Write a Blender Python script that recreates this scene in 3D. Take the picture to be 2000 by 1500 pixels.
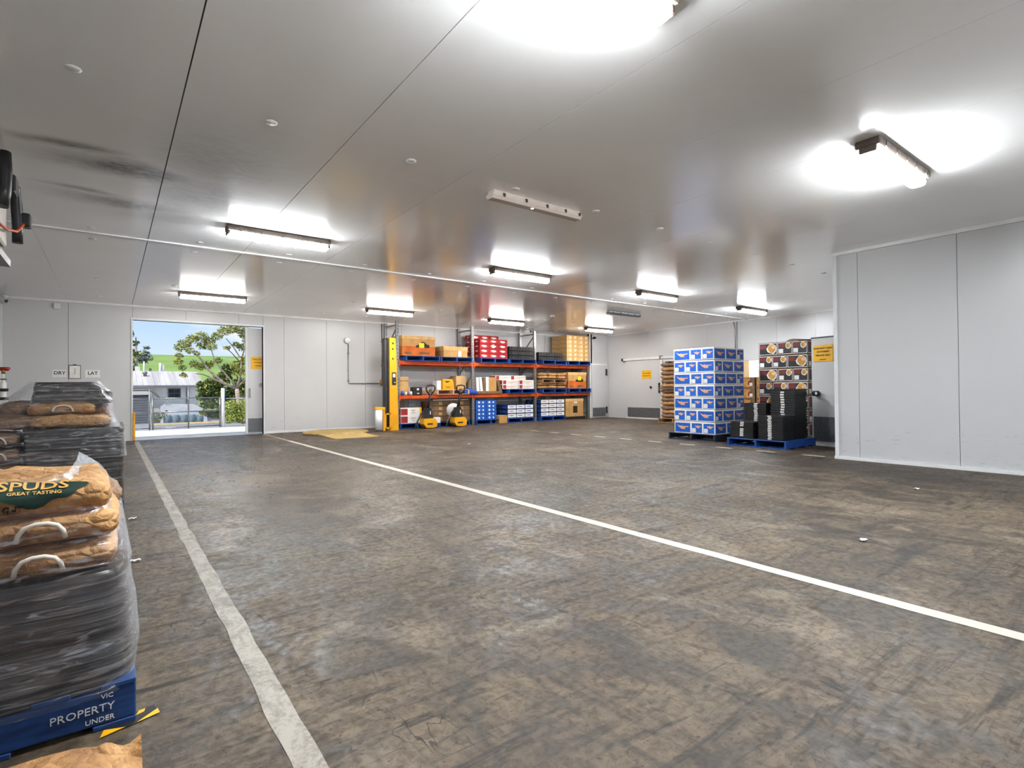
import bpy, bmesh, math, random
from math import sin, cos, pi, radians, exp
from mathutils import Vector, Matrix
from mathutils.bvhtree import BVHTree
import mathutils.noise as mnoise

for o in list(bpy.data.objects):
    bpy.data.objects.remove(o, do_unlink=True)
scene = bpy.context.scene
COL = scene.collection
rnd = random.Random(11)

# ------------------------------------------------------------------ camera
CAMH = 1.145
yaw, pitch, roll = radians(36.907), radians(0.564), radians(-0.540)
fw = Vector((sin(yaw) * cos(pitch), cos(yaw) * cos(pitch), sin(pitch)))
rt = Vector((cos(yaw), -sin(yaw), 0)); up = rt.cross(fw)
r2 = rt * cos(roll) + up * sin(roll); u2 = -rt * sin(roll) + up * cos(roll)
cam = bpy.data.cameras.new('camera'); cam.sensor_width = 36; cam.lens = 36 * 1044.69 / 2000
cam.clip_start = 0.05; cam.clip_end = 2000
cob = bpy.data.objects.new('camera', cam); COL.objects.link(cob)
cob.matrix_world = Matrix(((r2.x, u2.x, -fw.x, 0), (r2.y, u2.y, -fw.y, 0), (r2.z, u2.z, -fw.z, CAMH), (0, 0, 0, 1)))
scene.camera = cob

# ------------------------------------------------------------------ world / sun / exposure
SKY_STRENGTH = 0.64
SUN_ENERGY = 3.0
LAMP = 158.0
EXPOSURE = 0.76
cy = scene.cycles; cy.max_bounces = 7; cy.diffuse_bounces = 6; cy.glossy_bounces = 3; cy.adaptive_threshold = .025; cy.transmission_bounces = 2; cy.transparent_max_bounces = 8
cy.caustics_reflective = False; cy.caustics_refractive = False
vs = scene.view_settings
vs.view_transform = 'Standard'; vs.look = 'None'; vs.exposure = EXPOSURE; vs.gamma = 1; vs.use_curve_mapping = False
world = bpy.data.worlds.new('sky'); scene.world = world; world.use_nodes = True
wt = world.node_tree; wn = wt.nodes; wn.clear()
wo = wn.new('ShaderNodeOutputWorld'); wb = wn.new('ShaderNodeBackground'); wb.inputs[1].default_value = SKY_STRENGTH
tc = wn.new('ShaderNodeTexCoord'); sx = wn.new('ShaderNodeSeparateXYZ'); wt.links.new(tc.outputs['Generated'], sx.inputs[0])
cr = wn.new('ShaderNodeValToRGB'); wt.links.new(sx.outputs[2], cr.inputs[0])
cr.color_ramp.elements[0].position = 0.0; cr.color_ramp.elements[0].color = (.80, .88, .96, 1)
cr.color_ramp.elements[1].position = 0.35; cr.color_ramp.elements[1].color = (.22, .42, .80, 1)
e = cr.color_ramp.elements.new(0.10); e.color = (.52, .71, .95, 1)
mp = wn.new('ShaderNodeMapping'); mp.inputs['Scale'].default_value = (3.2, 3.2, 9.0); mp.inputs['Location'].default_value = (.35, .1, .62)
wt.links.new(tc.outputs['Generated'], mp.inputs[0])
nz = wn.new('ShaderNodeTexNoise'); nz.inputs['Scale'].default_value = 1.6; nz.inputs['Detail'].default_value = 6; nz.inputs['Roughness'].default_value = .55
wt.links.new(mp.outputs[0], nz.inputs[0])
c2 = wn.new('ShaderNodeValToRGB'); c2.color_ramp.elements[0].position = .46; c2.color_ramp.elements[1].position = .64
wt.links.new(nz.outputs[0], c2.inputs[0])
mx = wn.new('ShaderNodeMix'); mx.data_type = 'RGBA'; wt.links.new(c2.outputs[0], mx.inputs[0])
wt.links.new(cr.outputs[0], mx.inputs[6]); mx.inputs[7].default_value = (.97, .97, .97, 1)
wt.links.new(mx.outputs[2], wb.inputs[0]); wt.links.new(wb.outputs[0], wo.inputs[0])
sun = bpy.data.lights.new('sun', 'SUN'); sun.energy = SUN_ENERGY; sun.angle = radians(1.5); sun.color = (1, .96, .9)
sob = bpy.data.objects.new('sun', sun); COL.objects.link(sob)
sob.rotation_euler = Vector((.70, .36, -1.0)).to_track_quat('-Z', 'Y').to_euler()

# ------------------------------------------------------------------ helpers
def C(r, g, b):
    f = lambda v: ((v / 255 + .055) / 1.055) ** 2.4 if v > 10 else v / 255 / 12.92
    return (f(r), f(g), f(b), 1)

class NT:
    """small node expression helper"""
    def __init__(s, name):
        s.m = bpy.data.materials.new(name); s.m.use_nodes = True
        s.t = s.m.node_tree; s.n = s.t.nodes; s.b = s.n['Principled BSDF']
    def L(s, a, b): s.t.links.new(a, b)
    def inp(s, sock, v):
        if hasattr(v, 'is_linked') or hasattr(v, 'links'): s.L(v, sock)
        else: sock.default_value = v
    def math(s, op, a, b=0.0, c=None, clamp=False):
        n = s.n.new('ShaderNodeMath'); n.operation = op; n.use_clamp = clamp
        s.inp(n.inputs[0], a); s.inp(n.inputs[1], b)
        if c is not None: s.inp(n.inputs[2], c)
        return n.outputs[0]
    def pos(s):
        g = s.n.new('ShaderNodeNewGeometry'); x = s.n.new('ShaderNodeSeparateXYZ'); s.L(g.outputs['Position'], x.inputs[0])
        return g.outputs['Position'], x.outputs[0], x.outputs[1], x.outputs[2]
    def obj(s):
        g = s.n.new('ShaderNodeTexCoord'); x = s.n.new('ShaderNodeSeparateXYZ'); s.L(g.outputs['Object'], x.inputs[0])
        return g.outputs['Object'], x.outputs[0], x.outputs[1], x.outputs[2]
    def mapping(s, v, scale=(1, 1, 1), loc=(0, 0, 0), rot=(0, 0, 0)):
        n = s.n.new('ShaderNodeMapping'); n.inputs['Scale'].default_value = scale; n.inputs['Location'].default_value = loc
        n.inputs['Rotation'].default_value = rot; s.L(v, n.inputs[0]); return n.outputs[0]
    def noise(s, v, scale=5, detail=4, rough=.55, dist=0.0):
        n = s.n.new('ShaderNodeTexNoise'); s.L(v, n.inputs[0]); n.inputs['Scale'].default_value = scale
        n.inputs['Detail'].default_value = detail; n.inputs['Roughness'].default_value = rough; n.inputs['Distortion'].default_value = dist
        return n.outputs[0]
    def vor(s, v, scale=5, feature='F1'):
        n = s.n.new('ShaderNodeTexVoronoi'); n.feature = feature; s.L(v, n.inputs['Vector']); n.inputs['Scale'].default_value = scale
        return n.outputs[0]
    def ramp(s, f, stops):
        n = s.n.new('ShaderNodeValToRGB'); s.L(f, n.inputs[0]); el = n.color_ramp.elements
        while len(el) < len(stops): el.new(.5)
        for e, (p, c) in zip(el, stops):
            e.position = p; e.color = c if not isinstance(c, (int, float)) else (c, c, c, 1)
        return n.outputs[0]
    def mix(s, f, a, b, mode='MIX'):
        n = s.n.new('ShaderNodeMix'); n.data_type = 'RGBA'; n.blend_type = mode
        s.inp(n.inputs[0], f); s.inp(n.inputs[6], a); s.inp(n.inputs[7], b); return n.outputs[2]
    def bump(s, h, strength=.3, dist=.01):
        n = s.n.new('ShaderNodeBump'); n.inputs['Strength'].default_value = strength; n.inputs['Distance'].default_value = dist
        s.L(h, n.inputs['Height']); s.L(n.outputs[0], s.b.inputs['Normal']); return n
    def gauss(s, x, y, x0, y0, a, b):
        dx = s.math('DIVIDE', s.math('SUBTRACT', x, x0), a); dy = s.math('DIVIDE', s.math('SUBTRACT', y, y0), b)
        q = s.math('ADD', s.math('MULTIPLY', dx, dx), s.math('MULTIPLY', dy, dy))
        return s.math('POWER', 2.718, s.math('MULTIPLY', q, -1.0))

def pm(name, col, col2=None, scale=6, rough=.6, bump=0.0, metal=0.0, spec=.4, stretch=(1, 1, 1), detail=3, lo=.35, hi=.7):
    """procedural painted / paper / plastic surface: two tones mixed by noise, optional relief"""
    t = NT(name); v = t.mapping(t.obj()[0], stretch)
    n = t.noise(v, scale, detail)
    if col2 is None: col2 = tuple(c * .86 for c in col[:3]) + (1,)
    t.L(t.ramp(n, [(lo, col), (hi, col2)]), t.b.inputs['Base Color'])
    t.b.inputs['Roughness'].default_value = rough; t.b.inputs['Metallic'].default_value = metal
    t.b.inputs['Specular IOR Level'].default_value = spec
    if bump: t.bump(n, bump, .01)
    return t.m

class MB:
    def __init__(s): s.v = []; s.f = []; s.mi = []; s.sm = []
    def quad(s, pts, m=0, smooth=False):
        k = len(s.v); s.v += [tuple(p) for p in pts]; s.f.append(tuple(range(k, k + len(pts)))); s.mi.append(m); s.sm.append(smooth); return s
    def box(s, x0, x1, y0, y1, z0, z1, m=0, ch=0.0):
        if ch:
            return s.chbox(x0, x1, y0, y1, z0, z1, m, ch)
        k = len(s.v)
        s.v += [(x, y, z) for z in (z0, z1) for y in (y0, y1) for x in (x0, x1)]
        for f in ((0, 2, 3, 1), (4, 5, 7, 6), (0, 1, 5, 4), (2, 6, 7, 3), (0, 4, 6, 2), (1, 3, 7, 5)):
            s.f.append(tuple(k + i for i in f)); s.mi.append(m); s.sm.append(False)
        return s
    def chbox(s, x0, x1, y0, y1, z0, z1, m, ch):
        k = len(s.v); c = ch
        ring = lambda a, z: [(x0 + a, y0 + c, z), (x0 + c, y0 + a, z), (x1 - c, y0 + a, z), (x1 - a, y0 + c, z), (x1 - a, y1 - c, z), (x1 - c, y1 - a, z), (x0 + c, y1 - a, z), (x0 + a, y1 - c, z)]
        r2_ = lambda z: [(x0 + c, y0 + c, z)] * 0
        rings = [ring(0, z0 + c), ring(0, z1 - c)]
        bot = [(x0 + c, y0 + c, z0), (x1 - c, y0 + c, z0), (x1 - c, y1 - c, z0), (x0 + c, y1 - c, z0)]
        top = [(a, b, z1) for a, b, _ in bot]
        s.v += rings[0] + rings[1] + bot + top
        R0, R1, B, T = k, k + 8, k + 16, k + 20
        F = [tuple((R0 + i, R0 + (i + 1) % 8, R1 + (i + 1) % 8, R1 + i)) for i in range(8)]
        F += [(B + 3, B + 2, B + 1, B), (T, T + 1, T + 2, T + 3)]
        for j in range(4):
            a, b = 2 * j + 1, (2 * j + 2) % 8
            F.append((B + j, B + (j + 1) % 4, R0 + b, R0 + a)); F.append((R1 + a, R1 + b, T + (j + 1) % 4, T + j))
            p, q = 2 * j, 2 * j + 1
            F.append((R0 + p, B + j, R0 + q)); F.append((R1 + q, T + j, R1 + p))
        for f in F: s.f.append(f); s.mi.append(m); s.sm.append(False)
        return s
    def tube(s, pts, r, n=8, m=0, cap=True, smooth=True):
        pts = [Vector(p) for p in pts]; rr = r if isinstance(r, (list, tuple)) else [r] * len(pts)
        k = len(s.v); d0 = (pts[1] - pts[0]).normalized()
        a = d0.orthogonal().normalized(); b = d0.cross(a)
        for i, p in enumerate(pts):
            d = ((pts[min(i + 1, len(pts) - 1)] - pts[max(i - 1, 0)])).normalized()
            a = (a - d * a.dot(d)).normalized(); b = d.cross(a)
            for j in range(n):
                t = 2 * pi * j / n; s.v.append(tuple(p + (a * cos(t) + b * sin(t)) * rr[i]))
        for i in range(len(pts) - 1):
            for j in range(n):
                s.f.append((k + i * n + j, k + i * n + (j + 1) % n, k + (i + 1) * n + (j + 1) % n, k + (i + 1) * n + j)); s.mi.append(m); s.sm.append(smooth)
        if cap:
            s.f.append(tuple(k + j for j in reversed(range(n)))); s.mi.append(m); s.sm.append(False)
            e = k + (len(pts) - 1) * n; s.f.append(tuple(e + j for j in range(n))); s.mi.append(m); s.sm.append(False)
        return s
    def bar(s, p, q, w, h, m=0):
        """rectangular bar from p to q"""
        p, q = Vector(p), Vector(q); d = (q - p).normalized(); a = d.cross(Vector((0, 0, 1)))
        a = a.normalized() if a.length > 1e-4 else Vector((1, 0, 0)); b = a.cross(d)
        k = len(s.v)
        for c in (p, q):
            for sa, sb in ((-1, -1), (1, -1), (1, 1), (-1, 1)): s.v.append(tuple(c + a * sa * w / 2 + b * sb * h / 2))
        for f in ((3, 2, 1, 0), (4, 5, 6, 7), (0, 1, 5, 4), (1, 2, 6, 5), (2, 3, 7, 6), (3, 0, 4, 7)):
            s.f.append(tuple(k + i for i in f)); s.mi.append(m); s.sm.append(False)
        return s
    def prism(s, poly, axis, a0, a1, m=0):
        """poly of 2d points extruded along axis ('x','y','z')"""
        P = {'x': lambda u, v, a: (a, u, v), 'y': lambda u, v, a: (u, a, v), 'z': lambda u, v, a: (u, v, a)}[axis]
        k = len(s.v); n = len(poly)
        s.v += [P(u, v, a0) for u, v in poly] + [P(u, v, a1) for u, v in poly]
        s.f.append(tuple(k + i for i in range(n))); s.f.append(tuple(k + n + i for i in reversed(range(n)))); s.mi += [m, m]; s.sm += [False, False]
        for i in range(n):
            s.f.append((k + i, k + n + i, k + n + (i + 1) % n, k + (i + 1) % n)); s.mi.append(m); s.sm.append(False)
        return s
    def lathe(s, prof, c=(0, 0, 0), n=16, m=0, smooth=True):
        k = len(s.v)
        for r, z in prof:
            for j in range(n): s.v.append((c[0] + r * cos(2 * pi * j / n), c[1] + r * sin(2 * pi * j / n), c[2] + z))
        for i in range(len(prof) - 1):
            for j in range(n):
                s.f.append((k + i * n + j, k + i * n + (j + 1) % n, k + (i + 1) * n + (j + 1) % n, k + (i + 1) * n + j)); s.mi.append(m); s.sm.append(smooth)
        if prof[0][0] > 1e-5: s.f.append(tuple(k + j for j in reversed(range(n)))); s.mi.append(m); s.sm.append(False)
        e = k + (len(prof) - 1) * n
        if prof[-1][0] > 1e-5: s.f.append(tuple(e + j for j in range(n))); s.mi.append(m); s.sm.append(False)
        return s
    def grid(s, fn, nu, nv, m=0, smooth=True, closeu=False):
        k = len(s.v); uu = nu if closeu else nu + 1
        for j in range(nv + 1):
            for i in range(uu): s.v.append(tuple(fn(i / nu, j / nv)))
        for j in range(nv):
            for i in range(nu):
                a = k + j * uu + i; b = k + j * uu + (i + 1) % uu
                s.f.append((a, b, b + uu, a + uu)); s.mi.append(m); s.sm.append(smooth)
        return s
    def mesh(s, name, mats):
        me = bpy.data.meshes.new(name); me.from_pydata(s.v, [], s.f)
        if not isinstance(mats, (list, tuple)): mats = [mats]
        for m in mats: me.materials.append(m)
        me.polygons.foreach_set('material_index', s.mi); me.polygons.foreach_set('use_smooth', s.sm)
        bm = bmesh.new(); bm.from_mesh(me); bmesh.ops.recalc_face_normals(bm, faces=bm.faces); bm.to_mesh(me); bm.free()
        me.update(); return me
    def build(s, name, mats, parent=None, loc=None, recalc=True):
        return ob(name, s.mesh(name, mats), parent, loc)

def ob(name, me, parent=None, loc=None, rz=0):
    o = bpy.data.objects.new(name, me); COL.objects.link(o)
    if parent: o.parent = parent
    if loc: o.location = loc
    if rz: o.rotation_euler = (0, 0, rz)
    return o
def tag(o, label, cat, group=None):
    o['label'] = label; o['category'] = cat
    if group: o['group'] = group
    return o
def thing(name, label, cat, loc=(0, 0, 0), rz=0, group=None):
    o = bpy.data.objects.new(name, None); COL.objects.link(o); o.location = loc; o.rotation_euler = (0, 0, rz); o.empty_display_size = .1
    return tag(o, label, cat, group)
def struct(o): o['kind'] = 'structure'; return o
ORD = ['', 'first', 'second', 'third', 'fourth', 'fifth', 'sixth', 'seventh', 'eighth', 'ninth', 'tenth', 'eleventh', 'twelfth', 'thirteenth', 'fourteenth', 'fifteenth', 'sixteenth', 'seventeenth', 'eighteenth', 'nineteenth', 'twentieth']
def text_mesh(s, size, extrude=0.0005, mat=None, align='CENTER', bold=0.0):
    cu = bpy.data.curves.new('lettering', 'FONT'); cu.body = s; cu.size = size; cu.align_x = align; cu.align_y = 'CENTER'
    cu.extrude = extrude; cu.offset = bold; cu.resolution_u = 2
    o = bpy.data.objects.new('lettering', cu); COL.objects.link(o)
    dg = bpy.context.evaluated_depsgraph_get(); dg.update()
    me = bpy.data.meshes.new_from_object(o.evaluated_get(dg)); bpy.data.objects.remove(o, do_unlink=True); bpy.data.curves.remove(cu)
    me.materials.clear()
    if mat: me.materials.append(mat)
    return me
ROT = {'-y': Matrix(((1, 0, 0), (0, 0, -1), (0, 1, 0))), '-x': Matrix(((0, 0, -1), (-1, 0, 0), (0, 1, 0))), '+z': Matrix.Identity(3)}
def lettering(s, size, face, loc, mat, parent, tilt=0.0, bold=0.0, name='lettering', sx=1.0):
    """flat letters on a face looking towards -y, -x or +z"""
    me = text_mesh(s, size, .0006, mat, bold=bold)
    me.transform((ROT[face] @ Matrix.Rotation(tilt, 3, 'Z')).to_4x4() @ Matrix.Scale(sx, 4, (1, 0, 0)))
    return ob(name, me, parent, loc)
# ------------------------------------------------------------------ materials
W = {}
def concrete():
    t = NT('worn_concrete'); P, x, y, z = t.pos()
    n1 = t.noise(P, .6, 4, .6, .6); n2 = t.noise(t.mapping(P, (1, .7, 1)), 2.3, 5, .68, 1.6); n3 = t.noise(P, 24, 3, .65, .5)
    a = t.math('ADD', t.math('MULTIPLY', n1, .4), t.math('MULTIPLY', n2, .6))
    base = t.ramp(a, [(.34, C(32, 25, 18)), (.43, C(60, 50, 38)), (.52, C(87, 74, 58)), (.64, C(110, 96, 78))])
    # tyre scuffs, drag marks and grime in several directions
    for sc, rz, fr, lo, hi, k, c in (((.35, 2.6, 1), .55, 2.6, .52, .66, .85, C(32, 26, 21)), ((2.4, .4, 1), .2, 2.2, .55, .68, .7, C(40, 33, 27)), ((.5, 3.4, 1), -.5, 5.0, .57, .67, .7, C(30, 25, 20))):
        m = t.noise(t.mapping(P, sc, rot=(0, 0, rz)), fr, 4, .62, 1.4); base = t.mix(t.ramp(m, [(lo, 0), (hi, k)]), base, c)
    pale = t.noise(t.mapping(P, (1, .6, 1), loc=(7, 3, 0)), 1.7, 4, .65, 1.0); base = t.mix(t.ramp(pale, [(.54, 0), (.68, .6)]), base, C(126, 112, 95))
    base = t.mix(t.ramp(n3, [(.45, .0), (.70, .65)]), base, C(44, 36, 29))
    # fine scratches and hairline cracks
    for sc, rz, fr, w, k in (((1, .22, 1), .6, 2.6, .006, .8), ((.22, 1, 1), .3, 3.4, .005, .7), ((1, 1, 1), 0, 1.1, .0022, .75)):
        q = t.noise(t.mapping(P, sc, rot=(0, 0, rz), loc=(fr, 2, 0)), fr, 3, .5, 2.2); d = t.math('ABSOLUTE', t.math('SUBTRACT', q, .5))
        msk = t.ramp(t.noise(P, 1.9, 3), [(.52, 0), (.60, k)]); base = t.mix(t.math('MULTIPLY', t.math('LESS_THAN', d, w), msk), base, C(28, 23, 19))
    for sc, fr, r0, r1, lo in (((1, .35, 1), 3.4, .03, .075, .5), ((.4, 1, 1), 9.0, .05, .12, .56)):
        v = t.vor(t.mapping(P, sc, rot=(0, 0, .7)), fr); mk = t.noise(P, 1.3, 3)
        spot = t.math('MULTIPLY', t.ramp(v, [(r0, 1), (r1, 0)]), t.ramp(mk, [(lo, 0), (lo + .05, 1)])); base = t.mix(t.math('MULTIPLY', spot, .9), base, C(24, 20, 18))
    sp = t.noise(P, 75, 2, .5); base = t.mix(t.ramp(sp, [(.64, 0), (.71, .8)]), base, C(34, 28, 24))
    base = t.mix(t.math('MULTIPLY', t.gauss(x, y, 8.3, 2.6, .9, 2.2), .5), base, C(46, 41, 37))
    for ax, p, w in ((x, 4.43, .006), (x, 10.3, .006), (y, 5.62, .005), (y, 11.0, .005)):
        d = t.math('ABSOLUTE', t.math('SUBTRACT', ax, p)); base = t.mix(t.math('LESS_THAN', d, w), base, C(30, 25, 21))
    t.L(base, t.b.inputs['Base Color'])
    # traffic has polished the lane that runs out through the loading door
    lane = t.math('MULTIPLY', t.gauss(x, y, 1.7, 11.0, 1.7, 7.0), .30)
    t.L(t.math('SUBTRACT', t.ramp(t.math('ADD', t.math('MULTIPLY', n2, .6), t.math('MULTIPLY', n3, .4)), [(.36, .42), (.60, .80)]), lane), t.b.inputs['Roughness'])
    t.b.inputs['Specular IOR Level'].default_value = .38
    t.bump(t.math('ADD', t.math('MULTIPLY', n2, 1.0), t.math('MULTIPLY', n3, .4)), .4, .012)
    return t.m
def worn_paint(name, col, lo, hi, amt):
    t = NT(name); P, x, y, z = t.pos()
    n = t.noise(t.mapping(P, (1, .5, 1)), 9, 6, .7, 1.0); n3 = t.noise(P, 60, 3, .6)
    a = t.math('ADD', t.math('MULTIPLY', n, .7), t.math('MULTIPLY', n3, .3))
    base = t.mix(t.ramp(a, [(lo, 0), (hi, amt)]), col, C(78, 69, 59))
    t.L(base, t.b.inputs['Base Color']); t.b.inputs['Roughness'].default_value = .55; t.bump(a, .2, .008); return t.m
def panel_white(name, col, rough, spec, stain=False, scuff=False):
    t = NT(name); P, x, y, z = t.pos()
    n = t.noise(P, .9, 4, .6); base = t.ramp(n, [(.3, col), (.75, tuple(c * .95 for c in col[:3]) + (1,))])
    if scuff:
        s = t.noise(t.mapping(P, (1.2, 1.2, 9)), 5, 5, .6); low = t.math('MULTIPLY', t.math('LESS_THAN', z, .5), t.ramp(s, [(.62, 0), (.70, .5)]))
        base = t.mix(low, base, C(120, 118, 116))
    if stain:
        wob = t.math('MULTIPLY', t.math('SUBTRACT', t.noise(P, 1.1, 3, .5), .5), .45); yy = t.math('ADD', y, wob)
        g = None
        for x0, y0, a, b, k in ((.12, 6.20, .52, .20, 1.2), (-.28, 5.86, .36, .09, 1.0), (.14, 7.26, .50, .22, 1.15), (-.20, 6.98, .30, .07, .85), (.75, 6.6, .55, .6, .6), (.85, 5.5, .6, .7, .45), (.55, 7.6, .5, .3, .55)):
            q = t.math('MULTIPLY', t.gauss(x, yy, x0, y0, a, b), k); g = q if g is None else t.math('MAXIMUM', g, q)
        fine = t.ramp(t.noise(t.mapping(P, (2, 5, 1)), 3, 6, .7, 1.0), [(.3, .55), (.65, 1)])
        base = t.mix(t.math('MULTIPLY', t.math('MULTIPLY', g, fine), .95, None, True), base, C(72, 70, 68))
    t.L(base, t.b.inputs['Base Color']); t.b.inputs['Roughness'].default_value = rough; t.b.inputs['Specular IOR Level'].default_value = spec
    t.bump(t.noise(P, 1.4, 2), .05, .01); return t.m
def emit(name, col, s):
    t = NT(name); n = t.noise(t.obj()[0], 3); t.L(t.ramp(n, [(0, col), (1, col)]), t.b.inputs['Emission Color'])
    t.b.inputs['Emission Strength'].default_value = s; t.b.inputs['Base Color'].default_value = (.8, .8, .8, 1); return t.m

W['floor'] = concrete()
W['line_worn'] = worn_paint('worn_white_floor_paint', C(150, 142, 131), .44, .62, .75)
W['line'] = worn_paint('white_floor_paint', C(184, 176, 164), .58, .72, .6)
W['ceil'] = panel_white('white_ceiling_panel', C(247, 247, 247), .16, 1.0, stain=True)
W['wall'] = panel_white('white_wall_panel', C(194, 194, 195), .35, .4, scuff=True)
W['trim'] = pm('white_trim', C(222, 222, 222), None, 3, .4)
W['seam'] = pm('grey_sealant', C(70, 70, 72), None, 8, .7)
W['seamw'] = pm('white_sealant', C(225, 225, 225), None, 8, .6)
W['lamp'] = emit('lamp_diffuser', (.925, .97, 1, 1), LAMP)
for k_, c_, f_ in (('lamp', (.925, .97, 1, 1), 1), ('lamp_far', (1, .965, .92, 1), .64), ('lamp_near', (.925, .97, 1, 1), 1.2)): W[k_ + '_side'] = emit('diffuser_side', c_, LAMP * f_ * .24)
W['lamp_far'] = emit('lamp_diffuser_far', (1, .965, .92, 1), LAMP * .64); W['lamp_near'] = emit('lamp_diffuser_near', (.925, .97, 1, 1), LAMP * 1.2)  # output lowered far off, raised nearby, to even the room's brightness
W['lamp_grey'] = pm('lamp_housing', C(106, 95, 87), C(88, 78, 71), 9, .55, spec=.2)
W['clear'] = pm('milky_cover', C(205, 192, 182), C(190, 176, 166), 5, .18)
W['dark'] = pm('black_plastic', C(26, 26, 28), C(40, 40, 42), 14, .45)
W['darkm'] = pm('matt_black', C(18, 18, 19), C(30, 30, 31), 14, .6)
W['steel'] = pm('galvanised_steel', C(150, 150, 148), C(112, 112, 112), 22, .38, metal=.7)
W['kick'] = pm('checker_plate', C(112, 114, 118), C(88, 90, 94), 30, .45, bump=.3, metal=.4)
W['orange'] = pm('orange_beam_paint', C(226, 92, 22), C(190, 66, 14), 5, .45)
W['blue'] = pm('blue_pallet_paint', C(28, 78, 158), C(16, 54, 116), 7, .6, stretch=(1, 1, 6))
W['blue_worn'] = pm('worn_blue_pallet_paint', C(34, 72, 128), C(20, 44, 84), 9, .6, stretch=(1, 1, 4), detail=6)
W['navy'] = pm('dark_navy_pallet_paint', C(38, 46, 66), C(26, 30, 44), 8, .6)
W['timber'] = pm('raw_timber', C(176, 142, 104), C(132, 100, 70), 5, .75, stretch=(1, 8, 8))
W['pale_timber'] = pm('pale_timber', C(226, 190, 158), C(190, 146, 112), 5, .7, stretch=(1, 8, 8))
W['yellow'] = pm('yellow_machine_paint', C(236, 170, 22), C(222, 152, 12), 3, .4)
W['sign'] = pm('yellow_sign', C(232, 176, 18), C(222, 164, 12), 4, .5)
W['ink'] = pm('black_ink', C(40, 34, 26), C(28, 24, 20), 9, .7)
W['card'] = pm('brown_cardboard', C(190, 146, 88), C(172, 128, 74), 5, .8)
W['card2'] = pm('light_cardboard', C(208, 170, 116), C(188, 148, 94), 6, .8)
W['cardd'] = pm('dark_cardboard', C(122, 96, 70), C(96, 74, 54), 6, .8)
W['cardo'] = pm('orange_print', C(202, 104, 30), C(176, 82, 22), 4, .7)
W['white'] = pm('white_board', C(232, 230, 226), C(218, 215, 210), 5, .65)
W['label'] = pm('white_label', C(228, 226, 222), C(214, 212, 208), 12, .6)
W['red'] = pm('red_carton', C(176, 30, 34), C(150, 20, 26), 5, .55)
W['redd'] = pm('red_print', C(164, 44, 46), C(140, 34, 38), 5, .6)
W['bprint'] = pm('blue_carton_print', C(30, 96, 190), C(20, 78, 164), 4, .45)
W['navyp'] = pm('navy_carton', C(28, 52, 110), C(20, 38, 86), 5, .5)
W['blackp'] = pm('black_carton_print', C(36, 36, 42), C(24, 24, 28), 5, .4)
W['maroon'] = pm('maroon_print', C(122, 36, 34), C(92, 26, 26), 12, .5)
W['flesh'] = pm('peach_print', C(226, 184, 150), C(204, 140, 104), 14, .6)
W['gold'] = pm('golden_food_print', C(214, 160, 72), C(160, 98, 36), 16, .6)
W['cream'] = pm('cream_print', C(226, 206, 172), C(198, 168, 128), 16, .6)
def paper(name, c1, c2, c3):
    t = NT(name); P = t.obj()[0]; n = t.noise(P, 5, 6, .6, .5); v = t.vor(t.mapping(P, (1, 1, 1.6)), 16, 'DISTANCE_TO_EDGE'); v2 = t.noise(P, 26, 4, .6, 1.5)
    h = t.math('ADD', t.math('MULTIPLY', t.ramp(v, [(0, 0), (.3, 1)]), .42), t.math('ADD', n, t.math('MULTIPLY', v2, .5)))
    t.L(t.mix(t.ramp(v2, [(.45, 0), (.7, .55)]), t.ramp(n, [(.32, c3), (.5, c1), (.72, c2)]), c3), t.b.inputs['Base Color'])  # darker tone puts the shade of the folds into the paper colour
    t.b.inputs['Roughness'].default_value = .7; t.bump(h, .95, .02); return t.m
W['bag'] = paper('brown_paper_bag', C(186, 138, 84), C(206, 160, 106), C(138, 94, 52))
W['bagd'] = paper('dull_brown_paper_bag', C(134, 104, 78), C(158, 126, 98), C(96, 72, 52))
W['green'] = pm('dark_green_print', C(28, 58, 46), C(20, 44, 36), 10, .7)
W['tan'] = pm('tan_print', C(222, 178, 98), C(206, 158, 78), 10, .7)
W['cord'] = pm('white_cord', C(226, 216, 202), C(206, 194, 178), 12, .7)
W['sackblue'] = pm('blue_sack', C(24, 74, 176), C(14, 52, 132), 5, .4)
W['film_white'] = pm('white_film_roll', C(232, 234, 238), C(216, 218, 224), 5, .3)
W['brass'] = pm('brass', C(170, 128, 60), C(130, 94, 40), 8, .35, metal=.8)
W['redc'] = pm('red_cap', C(150, 34, 28), C(120, 24, 20), 8, .5)
W['beige'] = pm('beige_enamel', C(206, 198, 190), C(190, 182, 174), 4, .5)
W['hose'] = pm('orange_cable', C(196, 84, 40), C(166, 62, 28), 9, .5)
W['glass'] = pm('dark_glass', C(44, 50, 58), C(60, 68, 78), 3, .1)
W['yello'] = pm('yellow_note', C(242, 214, 40), C(236, 204, 30), 6, .6)
W['wall_in'] = pm('beige_room_wall', C(196, 176, 140), C(182, 160, 124), 3, .7)
def stretch_black():
    t = NT('black_stretch_film'); P = t.obj()[0]
    n = t.noise(t.mapping(P, (.5, .5, 30)), 2.0, 5, .55, .12); n2 = t.noise(P, 6, 3)
    t.L(t.ramp(t.math('ADD', t.math('MULTIPLY', n, .7), t.math('MULTIPLY', n2, .3)), [(.38, C(30, 29, 29)), (.54, C(62, 58, 55)), (.66, C(124, 117, 111))]), t.b.inputs['Base Color'])  # paler streaks put the film's highlights into its base colour
    t.b.inputs['Roughness'].default_value = .24; t.b.inputs['Specular IOR Level'].default_value = .6; t.bump(n, .5, .012); return t.m
W['bfilm'] = stretch_black()
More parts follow.
